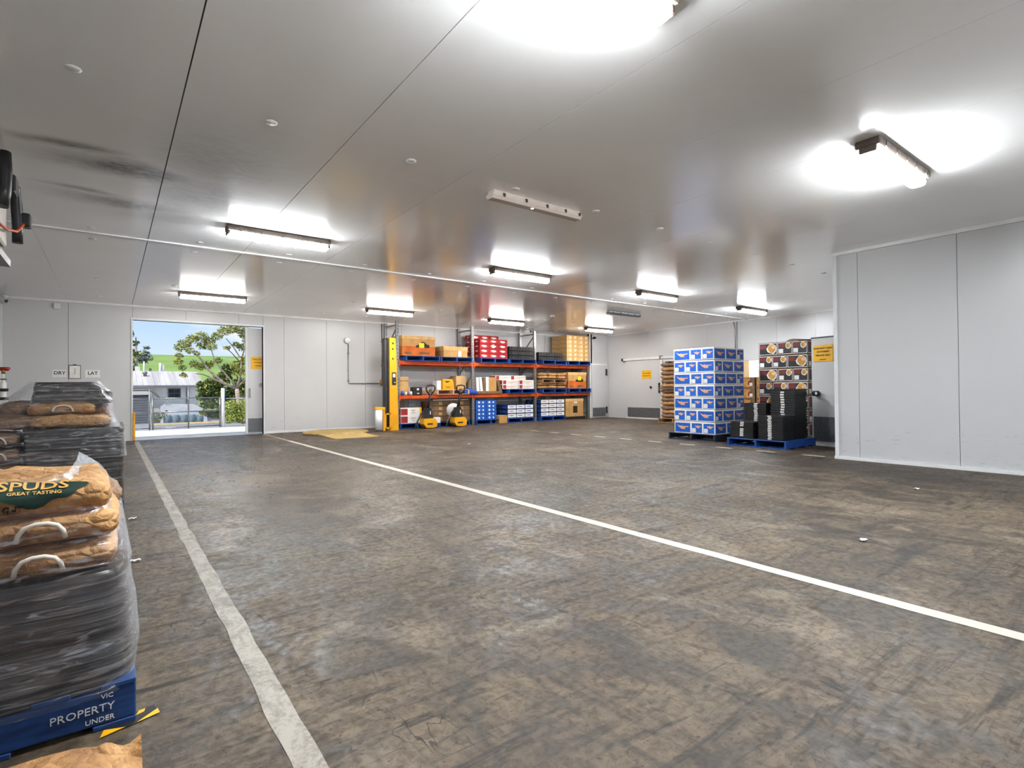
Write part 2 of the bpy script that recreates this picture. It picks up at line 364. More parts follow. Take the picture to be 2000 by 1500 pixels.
def clear_film():
    t = NT('clear_stretch_film'); t.n.remove(t.b); out = [n for n in t.n if n.type == 'OUTPUT_MATERIAL'][0]
    P = t.obj()[0]; n = t.noise(t.mapping(P, (1.6, 1.6, 9)), 4.5, 5, .6, 1.0)
    bp = t.n.new('ShaderNodeBump'); bp.inputs['Strength'].default_value = .8; bp.inputs['Distance'].default_value = .012; t.L(n, bp.inputs['Height'])
    gl = t.n.new('ShaderNodeBsdfGlossy'); gl.inputs['Roughness'].default_value = .12; gl.inputs['Color'].default_value = (.95, .96, 1, 1); t.L(bp.outputs[0], gl.inputs['Normal'])
    df = t.n.new('ShaderNodeBsdfDiffuse'); df.inputs['Color'].default_value = (.8, .82, .86, 1)
    tr = t.n.new('ShaderNodeBsdfTransparent'); tr.inputs['Color'].default_value = (.96, .96, .97, 1)
    lw = t.n.new('ShaderNodeLayerWeight'); lw.inputs['Blend'].default_value = .35; t.L(bp.outputs[0], lw.inputs['Normal'])
    m1 = t.n.new('ShaderNodeMixShader'); m1.inputs[0].default_value = .35; t.L(gl.outputs[0], m1.inputs[1]); t.L(df.outputs[0], m1.inputs[2])
    m2 = t.n.new('ShaderNodeMixShader'); t.L(t.math('ADD', t.math('MULTIPLY', t.math('POWER', lw.outputs['Facing'], 1.6), .6), t.math('MULTIPLY', t.ramp(n, [(.54, .10), (.68, 1)]), .34), clamp=True), m2.inputs[0])
    t.L(tr.outputs[0], m2.inputs[1]); t.L(m1.outputs[0], m2.inputs[2]); t.L(m2.outputs[0], out.inputs[0]); return t.m
W['cfilm'] = clear_film()

# ------------------------------------------------------------------ the room
H = 3.25; XL, XR, YB, YF = -1.9, 15.85, 15.7, -2.2
PIECE = {'y': lambda p, a, b, z0, z1, d0, d1: (a, b, p + d0, p + d1, z0, z1), 'x': lambda p, a, b, z0, z1, d0, d1: (p + d0, p + d1, a, b, z0, z1)}
def clad_wall(name, plane, pos, joints, z0, z1, openings=(), gap=.003, sgn=1, mat=None, label=None):
    """wall of insulated panels: dark backing with one panel object between each pair of joints"""
    cuts = sorted(set(list(joints) + [u for o in openings for u in o[:2]])); cuts = [u for u in cuts if joints[0] <= u <= joints[-1]]
    rects = []
    for a, b in zip(cuts, cuts[1:]):
        m = (a + b) / 2; zz = z0
        for o in openings:
            if o[0] < m < o[1]: zz = o[2]
        rects.append((a, b, zz))
    bk = MB()
    D = lambda d0, d1: (d0, d1) if sgn > 0 else (-d1, -d0)
    for a, b, zz in rects: bk.box(*PIECE[plane](pos, a, b, zz, z1, *D(.010, .14)))
    w = struct(bk.build(name, W['seam']))
    if label: w['label'] = label
    for a, b, zz in rects:
        ga = gap if a in joints else 0; gb = gap if b in joints else 0
        MB().box(*PIECE[plane](pos, a + ga, b - gb, zz, z1, *D(0, .0105))).build('panel', mat or W['wall'], w)
    return w
fl = MB().box(XL - .2, XR + 4, YF - .2, YB + .05, -.2, 0).build('floor', W['floor']); struct(fl)
fl['label'] = 'worn brown grey concrete warehouse floor with scuffs'
def stripe(x0, x1, y0, y1, jag, mat, n):
    def f(u, v):
        e = jag * (mnoise.noise(Vector((u * 9, v * n * .35, 3.1))))
        return ((x0 + (x1 - x0) * u) + e * (1 if u > .5 else -1), y0 + (y1 - y0) * v, .0022)
    return MB().grid(f, 1, n, smooth=False).build('painted_line', mat, fl)
stripe(.44, .53, -1.0, 15.3, .012, W['line_worn'], 160)
stripe(3.25, 3.35, -3.0, 13.0, .008, W['line'], 120); stripe(3.25, 3.35, 13.0, 15.6, .008, W['line_worn'], 20)
for i in range(10):
    stripe(9.24, 9.33, 3.92 + i * .805, 4.26 + i * .805, .004, W['line'], 3)
# ceiling panels in two lengths, joined under a cover strip
cx = [XL, -.79, .416, 1.60, 2.79, 4.0, 5.19, 6.42, 7.62, 8.82, 10.02, 11.22, 12.42, 13.62, 14.82, XR]
bk = MB().box(XL - .15, XR + .15, YF - .15, YB + .15, H + .010, H + .16); ce = struct(bk.build('ceiling', W['seam'])); ce['label'] = 'glossy white insulated panel ceiling'
SG = {.416: .0045, 1.60: .0035, 2.79: .0028}
for i in range(len(cx) - 1):
    ga = SG.get(cx[i], .0013); gb = SG.get(cx[i + 1], .0013)
    for y0, y1 in ((YF, 8.87), (8.87, YB)):
        MB().box(cx[i] + ga, cx[i + 1] - gb, y0, y1, H, H + .0105).build('ceiling_panel', W['ceil'], ce)
fm = MB().lathe([(.001, -.011), (.028, -.011), (.045, -.004), (.047, 0)], n=12).mesh('ceiling_fastener', W['trim'])
for i in range(14):
    for j, y in enumerate((.35, 4.45, 8.62, 9.24, 12.4, 14.6)):
        x = -.19 + 1.2 * i
        if x > 8.9 and y < 3: continue
        ob('ceiling_fastener', fm, ce, (x, y, H))
MB().box(-.03, .03, 8.84, 8.90, H - .016, H + .001)
for k, (n, b) in enumerate([
    ('cover strip', (XL, XR, 8.835, 8.905, H - .018, H)),
    ('back cove', (XL, 14.84, YB - .05, YB, H - .045, H)),
    ('right cove', (XR - .03, XR, 3.8, 14.72, H - .03, H)),
    ('partition cove', (9.155, 9.2, YF, 3.72, H - .05, H)),
    ('partition channel', (9.165, 9.2, YF, 3.72, 0, .045)),
    ('partition corner', (9.17, 9.36, 3.655, 3.71, 0, H - .03)),
    ('end wall corner', (14.82, 14.86, 14.70, 14.74, 0, H)),
    ('back skirting', (3.36, 14.84, YB - .012, YB, 0, .06)),
    ('left corner post', (XL, XL + .05, YB - .06, YB, 0, H))]):
    t_ = struct(MB().box(*b).build('trim_%d' % (k + 1), W['trim'])); t_['label'] = 'white metal trim, ' + n
DX0, DX1, DH = .43, 3.33, 2.9
bj = [XL, -.76, DX0, 1.53, 2.73, DX1, 3.87, 5.04, 6.2, 7.4, 8.6, 9.8, 11.0, 12.2, 13.4, 14.84]
clad_wall('wall_back', 'y', YB, bj, 0, H, [(DX0, DX1, DH)], label='white panel wall with the open loading door')
clad_wall('wall_right', 'x', XR, [3.7, 4.4, 5.6, 6.87, 7.97, 9.1, 10.3, 11.5, 12.7, 14.72], 0, H, [(10.7, 12.03, 2.1), (7.6, 9.7, 1.97)], gap=.002, label='white panel wall behind the stacked pallets')
clad_wall('wall_partition', 'x', 9.2, [YF, -1.44, -.24, .96, 2.16, 3.37, 3.68], 0, H, label='plain white panel partition')
clad_wall('wall_left', 'x', XL, [YF, .2, 2.6, 5.0, 7.4, 9.8, 12.2, YB], 0, H, sgn=-1)
clad_wall('wall_front', 'y', YF, [XL, -1.4, 3.4, 3.8, 8.8, 9.2], 0, H, [(-1.4, 3.4, 3.08), (3.8, 8.8, 3.08)], sgn=-1)  # unseen rear wall, its wide openings added to let daylight in
clad_wall('wall_end', 'y', 14.72, [14.84, 15.85], 0, H)
struct(MB().box(14.84, 14.95, 14.72, YB, 0, H).build('wall_return', W['wall']))
ci = MB().box(9.36, 9.7, 3.56, 3.68, 0, H).box(10.85, XR, 3.56, 3.68, 0, H).box(9.7, 10.85, 3.56, 3.68, 2.15, H)
struct(ci.build('wall_coldroom', W['wall']))
# store room seen through the two openings of the right wall
rm = MB().box(19.0, 19.1, 3.0, 14.9, 0, 3).box(15.99, 19, 14.8, 14.9, 0, 3).box(15.99, 19, 3.0, 3.1, 0, 3).box(15.99, 19, 3, 14.9, 2.9, 3.0)
struct(rm.build('wall_store', W['wall_in']))
# door frames and doors
fr = MB().box(DX0 - .03, DX0, YB - .03, YB + .16, 0, DH).box(DX0 - .03, DX1 + .03, YB - .02, YB + .16, DH, DH + .05).box(DX1, DX1 + .03, YB - .02, YB + .16, 0, DH)
struct(fr.build('trim_10', W['trim']))['label'] = 'white jamb around the open loading door'
dl = struct(MB().box(2.95, 4.6, YB + .17, YB + .27, .03, DH - .03).build('door_1', W['wall'])); dl['label'] = 'white sliding loading door slid half out of sight'
MB().box(2.93, 2.965, YB + .16, YB + .28, .02, DH - .02).build('edge_trim', W['trim'], dl)
MB().box(2.98, 4.6, YB + .16, YB + .172, .05, .42).build('kick_plate', W['kick'], dl)
MB().box(3.0, 3.04, YB + .14, YB + .172, .98, 1.24).build('handle', W['steel'], dl)
MB().lathe([(.001, 0), (.055, 0), (.06, .03)], n=14).build('latch', W['steel'], dl, (3.3, YB + .16, 1.32)).rotation_euler = (pi / 2, 0, 0)
def sign(name, label, face, loc, w, h, lines, size):
    s = thing(name, label, 'sign', loc)
    b = (-w / 2, w / 2, -.004, .002, -h / 2, h / 2) if face == '-y' else (-.004, .002, -w / 2, w / 2, -h / 2, h / 2)
    MB().box(*b).build('board', W['sign'], s)
    for txt, dz, k in lines:
        lettering(txt, size * k, face, (0, -.0055, dz) if face == '-y' else (-.0055, 0, dz), W['ink'], s, bold=.0015)
    return s
sign('warning_sign', 'yellow warning sign on the half open loading door', '-y', (3.235, YB + .165, 1.93), .36, .33, [('THIS DOOR', .09, 1), ('TO BE KEPT', .01, .8), ('CLOSED', -.08, .8)], .055)
d1 = struct(MB().box(XR - .08, XR - .005, 12.12, 13.72, .03, 2.19).build('door_2', W['wall'])); d1['label'] = 'closed white coldroom sliding door with grey kick plate'
MB().box(XR - .092, XR - .08, 12.17, 13.66, .06, .42).build('kick_plate', W['kick'], d1)
MB().box(XR - .09, XR - .005, 12.10, 13.74, .0, .05).build('bottom_seal', W['trim'], d1)
MB().box(XR - .10, XR - .005, 12.05, 12.12, .02, 2.2).build('edge_trim', W['trim'], d1)
MB().box(XR - .13, XR - .02, 10.6, 13.86, 2.19, 2.27).build('rail', W['trim'], d1)
MB().box(XR - .15, XR - .02, 13.83, 13.90, 2.18, 2.28).build('rail_stop', W['dark'], d1)
MB().box(XR - .15, XR - .02, 12.06, 12.14, 2.18, 2.30).build('rail_stop', W['steel'], d1)
MB().box(XR - .13, XR - .09, 12.14, 12.20, 1.27, 1.33).box(XR - .13, XR - .09, 12.14, 12.20, .97, 1.03).box(XR - .14, XR - .115, 12.15, 12.19, 1.0, 1.3, 0).build('handle', W['dark'], d1)
MB().lathe([(.001, .05), (.035, .045), (.045, 0)], n=12).build('knob', W['dark'], d1, (XR - .08, 12.56, 1.17)).rotation_euler = (0, -pi / 2, 0)
hb = struct(MB().box(XR - .06, XR, 10.6, 12.05, 2.08, 2.19).box(XR - .03, XR + .14, 11.96, 12.05, 0, 2.1).box(XR - .02, XR + .14, 10.66, 10.72, 0, 2.1).build('trim_11', W['trim'])); hb['label'] = 'white frame of the store room opening'
struct(MB().box(XR + .14, XR + .26, 11.8, 12.0, 0, 2.1).build('trim_12', pm('brown_post', C(96, 66, 44), C(72, 48, 32), 6, .7)))['label'] = 'brown post just inside the store room opening'
sign('warning_sign', 'small yellow sign on the closed coldroom sliding door', '-x', (XR - .085, 12.75, 1.64), .42, .31, [('AUTHORISED', .04, 1), ('PERSONNEL ONLY', -.05, .8)], .055)
sign('warning_sign', 'small yellow sign beside the right end of the rack', '-y', (14.97, 14.712, 1.83), .13, .28, [('SAFE', .07, 1), ('LOAD', -.01, 1)], .035)
d3 = struct(MB().box(14.88, 15.68, 14.66, 14.715, .02, 2.06).build('door_3', W['wall'])); d3['label'] = 'narrow white personnel door right of the rack'
MB().box(14.9, 15.6, 14.648, 14.66, .06, .40).build('kick_plate', W['kick'], d3)
for z in (.3, 1.78): MB().box(15.63, 15.70, 14.63, 14.67, z - .13, z + .13).build('hinge', W['dark'], d3)
MB().box(14.86, 15.74, 14.68, 14.719, 2.06, 2.11).build('head_trim', W['trim'], d3)
# open coldroom door standing out from the coldroom end wall
d4 = struct(MB().box(-.05, .05, 0, 1.16, .05, 2.08).build('door_4', W['wall'], loc=(10.80, 3.70, 0))); d4.rotation_euler = (0, 0, radians(-11.5)); d4['label'] = 'white coldroom door standing open beside the partition'
MB().box(-.062, -.05, .02, 1.13, .09, .56).build('kick_plate', W['kick'], d4)
MB().box(-.06, .06, -.0, 1.17, .0, .05).build('bottom_seal', W['trim'], d4)
MB().box(-.055, .055, 0, 1.17, 2.075, 2.10).build('top_seal', W['dark'], d4)
MB().box(-.13, -.05, .98, 1.13, .96, 1.06, 0, .025).box(-.135, -.128, 1.0, 1.04, .985, 1.035, 1).build('handle', [W['dark'], W['label']], d4)
sg = sign('warning_sign', 'large yellow warning sign on the open coldroom door', '-x', (10.93, 4.30, 1.68), .39, .32, [('DOOR SAFETY CHECK', .095, .8), ('AUTHORISED', .03, .9), ('PERSONS ONLY', -.04, .9), ('SITE RULES APPLY', -.12, .35)], .046)
sg.rotation_euler = (0, 0, radians(-11.5)); sg.location = (10.80 + sin(radians(11.5)) * .93 - .055, 3.70 + cos(radians(11.5)) * .93, 1.78)
bp = MB().box(DX0 - .005, DX0 + .045, YB - .06, YB - .005, 0, .68, ch=.012).build('corner_guard', W['yellow']); tag(bp, 'slim yellow corner guard at the foot of the loading door jamb', 'corner guard')
# ------------------------------------------------------------------ lamps
def batten_mesh():
    L, out = .635, {}
    h = MB().box(-L - .01, L + .01, -.098, .098, -.066, 0, ch=.010)
    for s in (-1, 1):
        for x in (-.5, -.25, 0, .25, .5): h.box(x - .012, x + .012, s * .098 - .006, s * .098 + .006, -.075, -.02)
    out['housing'] = h
    prof = [(-.066, -.064), (-.069, -.105), (-.060, -.130), (-.03, -.14), (.03, -.14), (.060, -.130), (.069, -.105), (.066, -.064)]
    out['diffuser'] = MB().prism(prof, 'x', -L + .03, L - .03)
    for i in (2, 8): out['diffuser'].mi[i] = 1                     # the flanks glow less than the underside
    out['end_cap'] = MB().box(-L - .006, -L + .03, -.066, .066, -.115, -.005, ch=.008)
    out['end_cap2'] = MB().box(L - .03, L + .006, -.066, .066, -.115, -.005, ch=.008)
    return out
bm_ = batten_mesh()
BM = {k: v.mesh(k.rstrip('2'), [W['lamp'], W['lamp_side']] if k == 'diffuser' else W['lamp_grey']) for k, v in bm_.items()}
DFM = {}
def batten(x, y, label, z=H):
    t = thing('batten_light', label, 'ceiling light', (x, y, z), 0, 'lit ceiling battens')
    for k in BM: ob(k.rstrip('2'), BM[k], t)
    key = 'lamp_far' if y > 12 or x > 16 else ('lamp_near' if y < 4 else 'lamp')
    if key != 'lamp':
        if key not in DFM: DFM[key] = bm_['diffuser'].mesh('diffuser', [W[key], W[key + '_side']])
        [c for c in t.children if c.name.startswith('diffuser')][0].data = DFM[key]
    return t
row = {0: 'in the nearest row', 1: 'in the middle row', 2: 'in the far row'}
for j, (y, xs) in enumerate(((1.8, (1.78, 5.80)), (7.55, (1.82, 5.90, 9.75, 13.72)), (13.05, (1.78, 5.85, 9.62, 13.62)))):
    for i, x in enumerate(xs):
        batten(x, y, 'lit white ceiling batten %s, %s from the left' % (row[j], ORD[i + 1]))
for i, y in enumerate((6.0, 10.5)): batten(17.4, y, 'lit batten inside the store room, %s' % ('near' if i == 0 else 'far'), 2.897)
def emergency(x, y, label, dark):
    t = thing('emergency_light', label, 'ceiling light', (x, y, H)); L = .63
    h = MB().box(-L, L, -.06, .06, -.05, 0, ch=.012); h.build('housing', W['clear'] if not dark else W['steel'], t)
    MB().prism([(-.07, -.045), (-.07, -.06), (-.045, -.095), (.045, -.095), (.07, -.06), (.07, -.045)], 'x', -L - .01, L + .01).build('cover', W['clear'] if not dark else W['kick'], t)
    for x_ in (-.5, -.2, .1, .38, .6):
        for s in (-1, 1): MB().box(x_ - .012, x_ + .012, s * .07 - .008, s * .07 + .008, -.065, -.03).build('clip', W['dark'], t)
    if not dark: MB().lathe([(.001, -.099), (.016, -.099), (.016, -.09)], n=10).build('indicator', emit('green_led', (.55, 1, .55, 1), 3), t, (-.08, -.02, 0))
emergency(3.84, 4.62, 'unlit batten with milky cover and a green indicator glow', False)
emergency(11.4, 9.98, 'dark unlit batten beyond the ceiling cover strip', True)

# ------------------------------------------------------------------ small fittings
def cctv(label, loc, rz, dark):
    t = thing('security_camera', label, 'camera', loc, rz)
    MB().lathe([(.06, 0), (.06, -.02), (.03, -.04), (.02, -.1)], n=14).build('mount', W['trim'], t)
    MB().box(-.05, .05, -.1, .1, -.17, -.09, ch=.02).build('housing', W['dark'] if dark else W['trim'], t)
    MB().tube([(0, -.1, -.13), (0, -.118, -.13)], .036, 12).build('lens', W['glass'], t)
cctv('white dome style security camera in the upper left corner', (-1.78, 15.45, H - .02), .3, False)
cctv('black security camera under the ceiling above the personnel door', (14.98, 14.62, H - .02), -.4, True)
cctv('white security camera under the ceiling above the middle of the rack', (11.35, 14.2, H - .02), .5, False)
ss = MB().box(-.06, .06, -.07, 0, -.13, 0, ch=.01).build('motion_sensor', W['trim'], loc=(-.95, YB - .01, 3.17)); tag(ss, 'small white motion sensor on the wall above the wrapped pallets', 'sensor')
wd = thing('wall_bell', 'round white wall bell between loading door and wrapping machine', 'alarm bell', (5.65, YB - .04, 2.65))
d_ = MB().lathe([(.10, 0), (.10, .02), (.08, .035), (.001, .04)], n=20).build('cover', W['trim'], wd); d_.rotation_euler = (pi / 2, 0, 0)
cd = thing('conduit', 'grey conduit running down from the wall bell and across', 'conduit', (5.65, YB - .017, 1.36))
MB().tube([(.03, 0, 1.18), (.03, 0, .03), (.06, 0, 0), (1.0, 0, 0)], .014, 8).build('pipe', W['steel'], cd)
for x, z in ((.03, .9), (.03, .08), (.5, 0)): MB().box(x - .03, x + .03, -.02, .012, z - .02, z + .02).build('clip', W['steel'], cd)
c2_ = thing('conduit', 'thin grey conduit dropping from ceiling beside the wrapping machine', 'conduit', (6.74, YB - .017, 1.36))
MB().tube([(0, 0, 0), (0, 0, 1.86)], .014, 8).build('pipe', W['steel'], c2_)
MB().box(-.06, .06, -.06, .012, -.06, .12, ch=.01).build('switch_box', W['brass'], c2_)
for z in (.55, 1.3): MB().box(-.03, .03, -.02, .012, z - .02, z + .02).build('clip', W['steel'], c2_)
c3 = thing('conduit', 'pair of thin conduits on the right wall above the blue cartons', 'conduit', (XR - .02, 9.25, 2.0))
MB().tube([(0, .03, 0), (0, .03, 1.0), (0, .08, 1.22)], .013, 8).build('pipe', W['steel'], c3); MB().tube([(0, -.03, 0), (0, -.03, 1.24)], .01, 8).build('pipe', W['steel'], c3)
c4 = thing('hanging_cable', 'black cable looping from ceiling to a batten above the rack', 'cable', (10.2, 11.6, H))
MB().tube([(0, 0, 0), (.06, .05, -.03), (.16, .4, -.10), (.2, .9, -.2), (.18, 1.25, -.22), (.12, 1.4, -.06)], .012, 8).build('cable', W['dark'], c4)
MB().box(-.05, .05, -.05, .05, -.03, 0, ch=.008).build('ceiling_box', W['trim'], c4)
def wall_sign(name, label, x0, x1, z0, z1, txt):
    s = thing(name, label, 'sign', ((x0 + x1) / 2, YB - .004, (z0 + z1) / 2)); w, h = x1 - x0, z1 - z0
    MB().box(-w / 2, w / 2, -.002, .002, -h / 2, h / 2).build('sheet', W['label'], s)
    lettering(txt, h * .62, '-y', (0, -.0035, .01), W['ink'], s, bold=.002)
wall_sign('paper_sign', 'white paper sign lettered DRY on the wall left of the clipboard', -1.03, -.79, 1.51, 1.68, 'DRY')
wall_sign('paper_sign', 'white paper sign lettered LAT on the wall right of the clipboard', -.46, -.19, 1.51, 1.68, 'LAT')
cb = thing('clipboard', 'white clipboard hanging between the two paper signs', 'clipboard', (-.645, YB - .012, 1.635))
MB().box(-.105, .105, 0, .008, -.155, .155).build('board', W['dark'], cb); MB().box(-.095, .095, -.004, 0, -.145, .14).build('paper', W['label'], cb)
MB().box(-.03, .03, -.02, 0, .14, .17, ch=.006).build('clip', W['dark'], cb)
MB().box(-.004, .004, -.0055, -.004, -.06, .08).build('writing', W['ink'], cb)
# hand pump bottle on a stand at the far left
pb = thing('pump_dispenser', 'white bottle with black bands and red pump top at the far left', 'dispenser', (-1.75, 15.0, 0))
MB().box(-.13, .13, -.13, .13, 0, .70, ch=.02).build('stand', W['white'], pb)
MB().lathe([(.07, .70), (.09, .74), (.075, 1.02), (.05, 1.05), (.05, 1.36), (.02, 1.42), (.02, 1.58)], n=16).build('bottle', W['white'], pb)
for z0, z1, r in ((1.02, 1.08, .078), (1.2, 1.26, .078), (1.44, 1.46, .05)): MB().lathe([(r, z0), (r, z1)], n=16).build('band', W['dark'], pb)
MB().tube([(-.05, 0, 1.66), (.07, 0, 1.66), (.09, 0, 1.65)], .038, 10).build('pump_head', W['redc'], pb)
MB().lathe([(.03, 1.56), (.035, 1.64)], n=10).build('collar', W['brass'], pb)
# evaporator hanging below the ceiling at the left edge
ev = thing('evaporator_unit', 'beige ceiling cooling unit with black pipes at the left edge', 'cooling unit', (-1.3, 5.9, 0))
MB().box(-.5, .58, -.5, .46, 2.42, 3.16, ch=.015).build('casing', W['beige'], ev)
MB().box(-.5, .60, -.5, .50, 2.26, 2.275).box(.585, .60, -.5, .50, 2.275, 2.32).build('drip_tray', W['steel'], ev)
for y in (-.35, .35):
    MB().box(-.4, .4, y - .015, y + .015, 3.16, H).build('hanger', W['steel'], ev); MB().box(.4, .44, y - .02, y + .02, 2.27, 2.43).build('tray_bracket', W['steel'], ev)
MB().tube([(.645, .50, 2.48), (.645, .50, 2.62), (.635, .50, 2.80), (.63, .50, 2.96), (.60, .40, 3.0)], .038, 12).build('insulated_pipe', W['dark'], ev)
MB().tube([(.675, .52, 2.62), (.665, .52, 2.80), (.65, .50, 2.93), (.62, .44, 3.03)], .014, 8).build('thin_pipe', W['dark'], ev)
MB().tube([(.60, .0, 2.66), (.615, .02, 2.8), (.62, .03, 2.95), (.61, .06, 3.12)], .045, 12).build('insulated_pipe', W['dark'], ev)
MB().box(.60, .67, .14, .34, 2.84, 2.98, ch=.012).build('junction_box', W['dark'], ev)
MB().box(.655, .73, .50, .62, 2.64, 2.76, ch=.01).build('junction_box', W['dark'], ev)
MB().tube([(-.1, -.52, 2.50), (.3, -.52, 2.48), (.58, -.4, 2.48), (.62, .1, 2.50), (.65, .40, 2.56), (.69, .52, 2.67)], .012, 8).build('orange_cable', W['hose'], ev)
for x in (-.25, .25):
    f_ = MB().lathe([(.2, 0), (.2, .03), (.185, .035)], n=24).build('fan_ring', W['dark'], ev, (x, -.5, 2.80)); f_.rotation_euler = (pi / 2, 0, 0)

# ------------------------------------------------------------------ pallets
PAL = {}
def pallet_meshes(key, mat):
    if key in PAL: return PAL[key]
    L = 1.165
    PAL[key] = (MB().box(-L / 2, L / 2, -.019, .019, .018, .132, ch=.004).mesh('bearer', mat),
                MB().box(-.05, .05, -L / 2, L / 2, .132, .150, ch=.003).mesh('deck_board', mat),
                MB().box(-.06, .06, -L / 2, L / 2, 0, .018, ch=.003).mesh('base_board', mat))
    return PAL[key]
def pallet(x, y, z, key, mat, label, rz=0, sy=1.0, group='pallets'):
    """bearers run along local x; the +-x ends show the fork openings"""
    t = thing('pallet', label, 'pallet', (x, y, z), rz, group); b, d, s = pallet_meshes(key, mat)
    t.scale = (sy, 1, 1)
    for yy in (-.56, 0, .56): ob('bearer', b, t, (0, yy, 0))
    for i in range(7): ob('deck_board', d, t, (-.5325 + i * .1775, 0, 0))
    for xx in (-.522, -.2, .2, .522): ob('base_board', s, t, (xx, 0, 0))
    return t

# ------------------------------------------------------------------ pallet rack
RF, RB = 14.77, 15.6
rk = thing('pallet_rack', 'three bay pallet rack with orange beams and grey uprights', 'rack', (9.5, 15.2, 0))
def rp(mb, name, mat):
    o = mb.build(name, mat, rk); o.location = (-9.5, -15.2, 0); return o
for i, x in enumerate((6.83, 9.48, 12.11, 14.755)):
    top = 3.22 if i < 3 else 3.16
    for y in (RF, RB):
        m = MB().box(x - .045, x + .045, y - .035, y + .035, 0, top)
        for k in range(30): m.box(x - .008, x + .008, y - .0365, y - .034, .15 + k * .1, .19 + k * .1, 1)
        rp(m, 'upright', [W['steel'], W['dark']])
        rp(MB().box(x - .07, x + .07, y - .06, y + .06, 0, .012), 'foot_plate', W['steel'])
    zz = [.25, .95, 1.65, 2.35, 3.05]
    for a, b in zip(zz, zz[1:]): rp(MB().bar((x, RF, b), (x, RB, a), .03, .03), 'brace', W['steel'])
    for z in (.2, 3.1): rp(MB().bar((x, RF, z), (x, RB, z), .03, .04), 'brace', W['steel'])
for x0, x1 in ((6.875, 9.435), (9.525, 12.065), (12.155, 14.71)):
    for z in (.885, 1.915):
        for y in (RF - .01, RB + .01):
            m = MB().box(x0, x1, y - .03, y + .03, z, z + .115, ch=.01)
            rp(m, 'beam', W['orange'])
        for x in (x0, x1):
            rp(MB().box(x - .02, x + .02, RF - .058, RF - .04, z - .05, z + .16), 'beam_connector', W['orange'])
BL = [(7.61, 'under the big brown bin carton on the top level'), (8.80, 'under the low brown carton on the top level'), (10.28, 'under the red cartons'), (11.46, 'under the black crates left of the third upright'), (12.94, 'under the black crates right of the third upright'), (14.16, 'under the tall light brown cartons')]
for x, s in BL: pallet(x, 15.12, 2.03, 'b', W['blue'], 'blue pallet on the rack ' + s, pi / 2, .9, 'blue pallets on the rack')
for x, s in ((11.42, 'under the white and red cartons on the middle level'), (12.92, 'under the paper sacks on the middle level'), (14.18, 'under the orange printed bin carton')): pallet(x, 15.12, 1.0, 'b', W['blue'], 'blue pallet on the rack ' + s, pi / 2, .9, 'blue pallets on the rack')
pallet(8.66, 15.12, 1.0, 'w', W['pale_timber'], 'pale timber pallet under the yellow battery charger', pi / 2, .9)
for x, s in ((7.42, 'under the white and red carton'), (8.69, 'under the flat brown cartons'), (10.10, 'under the dark blue cartons'), (11.38, 'under the blue and white cartons left of the third upright'), (12.84, 'under the blue and white cartons right of the third upright')): pallet(x, 15.14, 0, 'b', W['blue'], 'blue floor level pallet ' + s, pi / 2, .9, 'blue pallets below the rack')

# ------------------------------------------------------------------ cartons
def face_pt(face, dims, u, v, off):
    """u,v in 0..1 over a box face; dims = half x, half y, height"""
    hx, hy, h = dims
    return {'-y': ((2 * u - 1) * hx, -hy - off, v * h), '+y': ((1 - 2 * u) * hx, hy + off, v * h), '-x': (-hx - off, (1 - 2 * u) * hy, v * h), '+x': (hx + off, (2 * u - 1) * hy, v * h)}[face]
def printed(dims, faces, ch=.006):
    """box with printed shapes: faces {face: [(material slot, [(u,v)..])..]}"""
    hx, hy, h = dims; m = MB().box(-hx, hx, -hy, hy, 0, h, 0, ch)
    for f, shapes in faces.items():
        for i, (slot, poly) in enumerate(shapes):
            m.quad([face_pt(f, dims, u, v, .0008 * (i + 1)) for u, v in poly], slot)
    return m
R = lambda u0, v0, u1, v1: [(u0, v0), (u1, v0), (u1, v1), (u0, v1)]
HAND = [(.16, .74), (.34, .60), (.44, .64), (.56, .58), (.84, .62), (.84, .54), (.62, .50), (.66, .36), (.48, .32), (.36, .42), (.28, .52)]
HAND2 = [(.36, .70), (.50, .66), (.56, .74), (.66, .66), (.88, .66), (.72, .54), (.66, .44), (.52, .52), (.40, .58)]
def blob(u, v, a, b, n=9, sd=0):
    r = random.Random(sd); return [(u + a * cos(2 * pi * i / n) * (1 + .25 * (r.random() - .5)), v + b * sin(2 * pi * i / n) * (1 + .25 * (r.random() - .5))) for i in range(n)]
# blue and white cartons of the tall stack: slots 0 white 1 blue 2 peach 3 label
longf = [(1, R(.05, .08, .95, .88)), (2, HAND)]
shortf = [(1, R(.07, .08, .93, .88)), (2, HAND2), (3, R(.10, .12, .42, .46))]
bc = printed((.212, .146, .255), {'-y': longf, '+y': longf, '-x': shortf, '+x': shortf}).mesh('blue_carton', [W['white'], W['bprint'], W['flesh'], W['label']])
LA = [(10.08, 10.37, 6.965, 7.385, 1), (10.08, 10.50, 6.675, 6.965, 0), (10.08, 10.50, 6.385, 6.675, 0), (10.505, 10.925, 6.385, 6.675, 0), (10.93, 11.22, 6.385, 6.805, 1)]
LB = [(10.08, 10.50, 7.095, 7.385, 0), (10.08, 10.50, 6.805, 7.095, 0), (10.08, 10.37, 6.385, 6.805, 1), (10.375, 10.795, 6.385, 6.675, 0), (10.80, 11.22, 6.385, 6.675, 0)]
WHERE = ['at the far left of the bright side', 'in the middle of the bright side', 'on the near corner', 'next to the corner on the shaded side', 'at the far right of the shaded side']
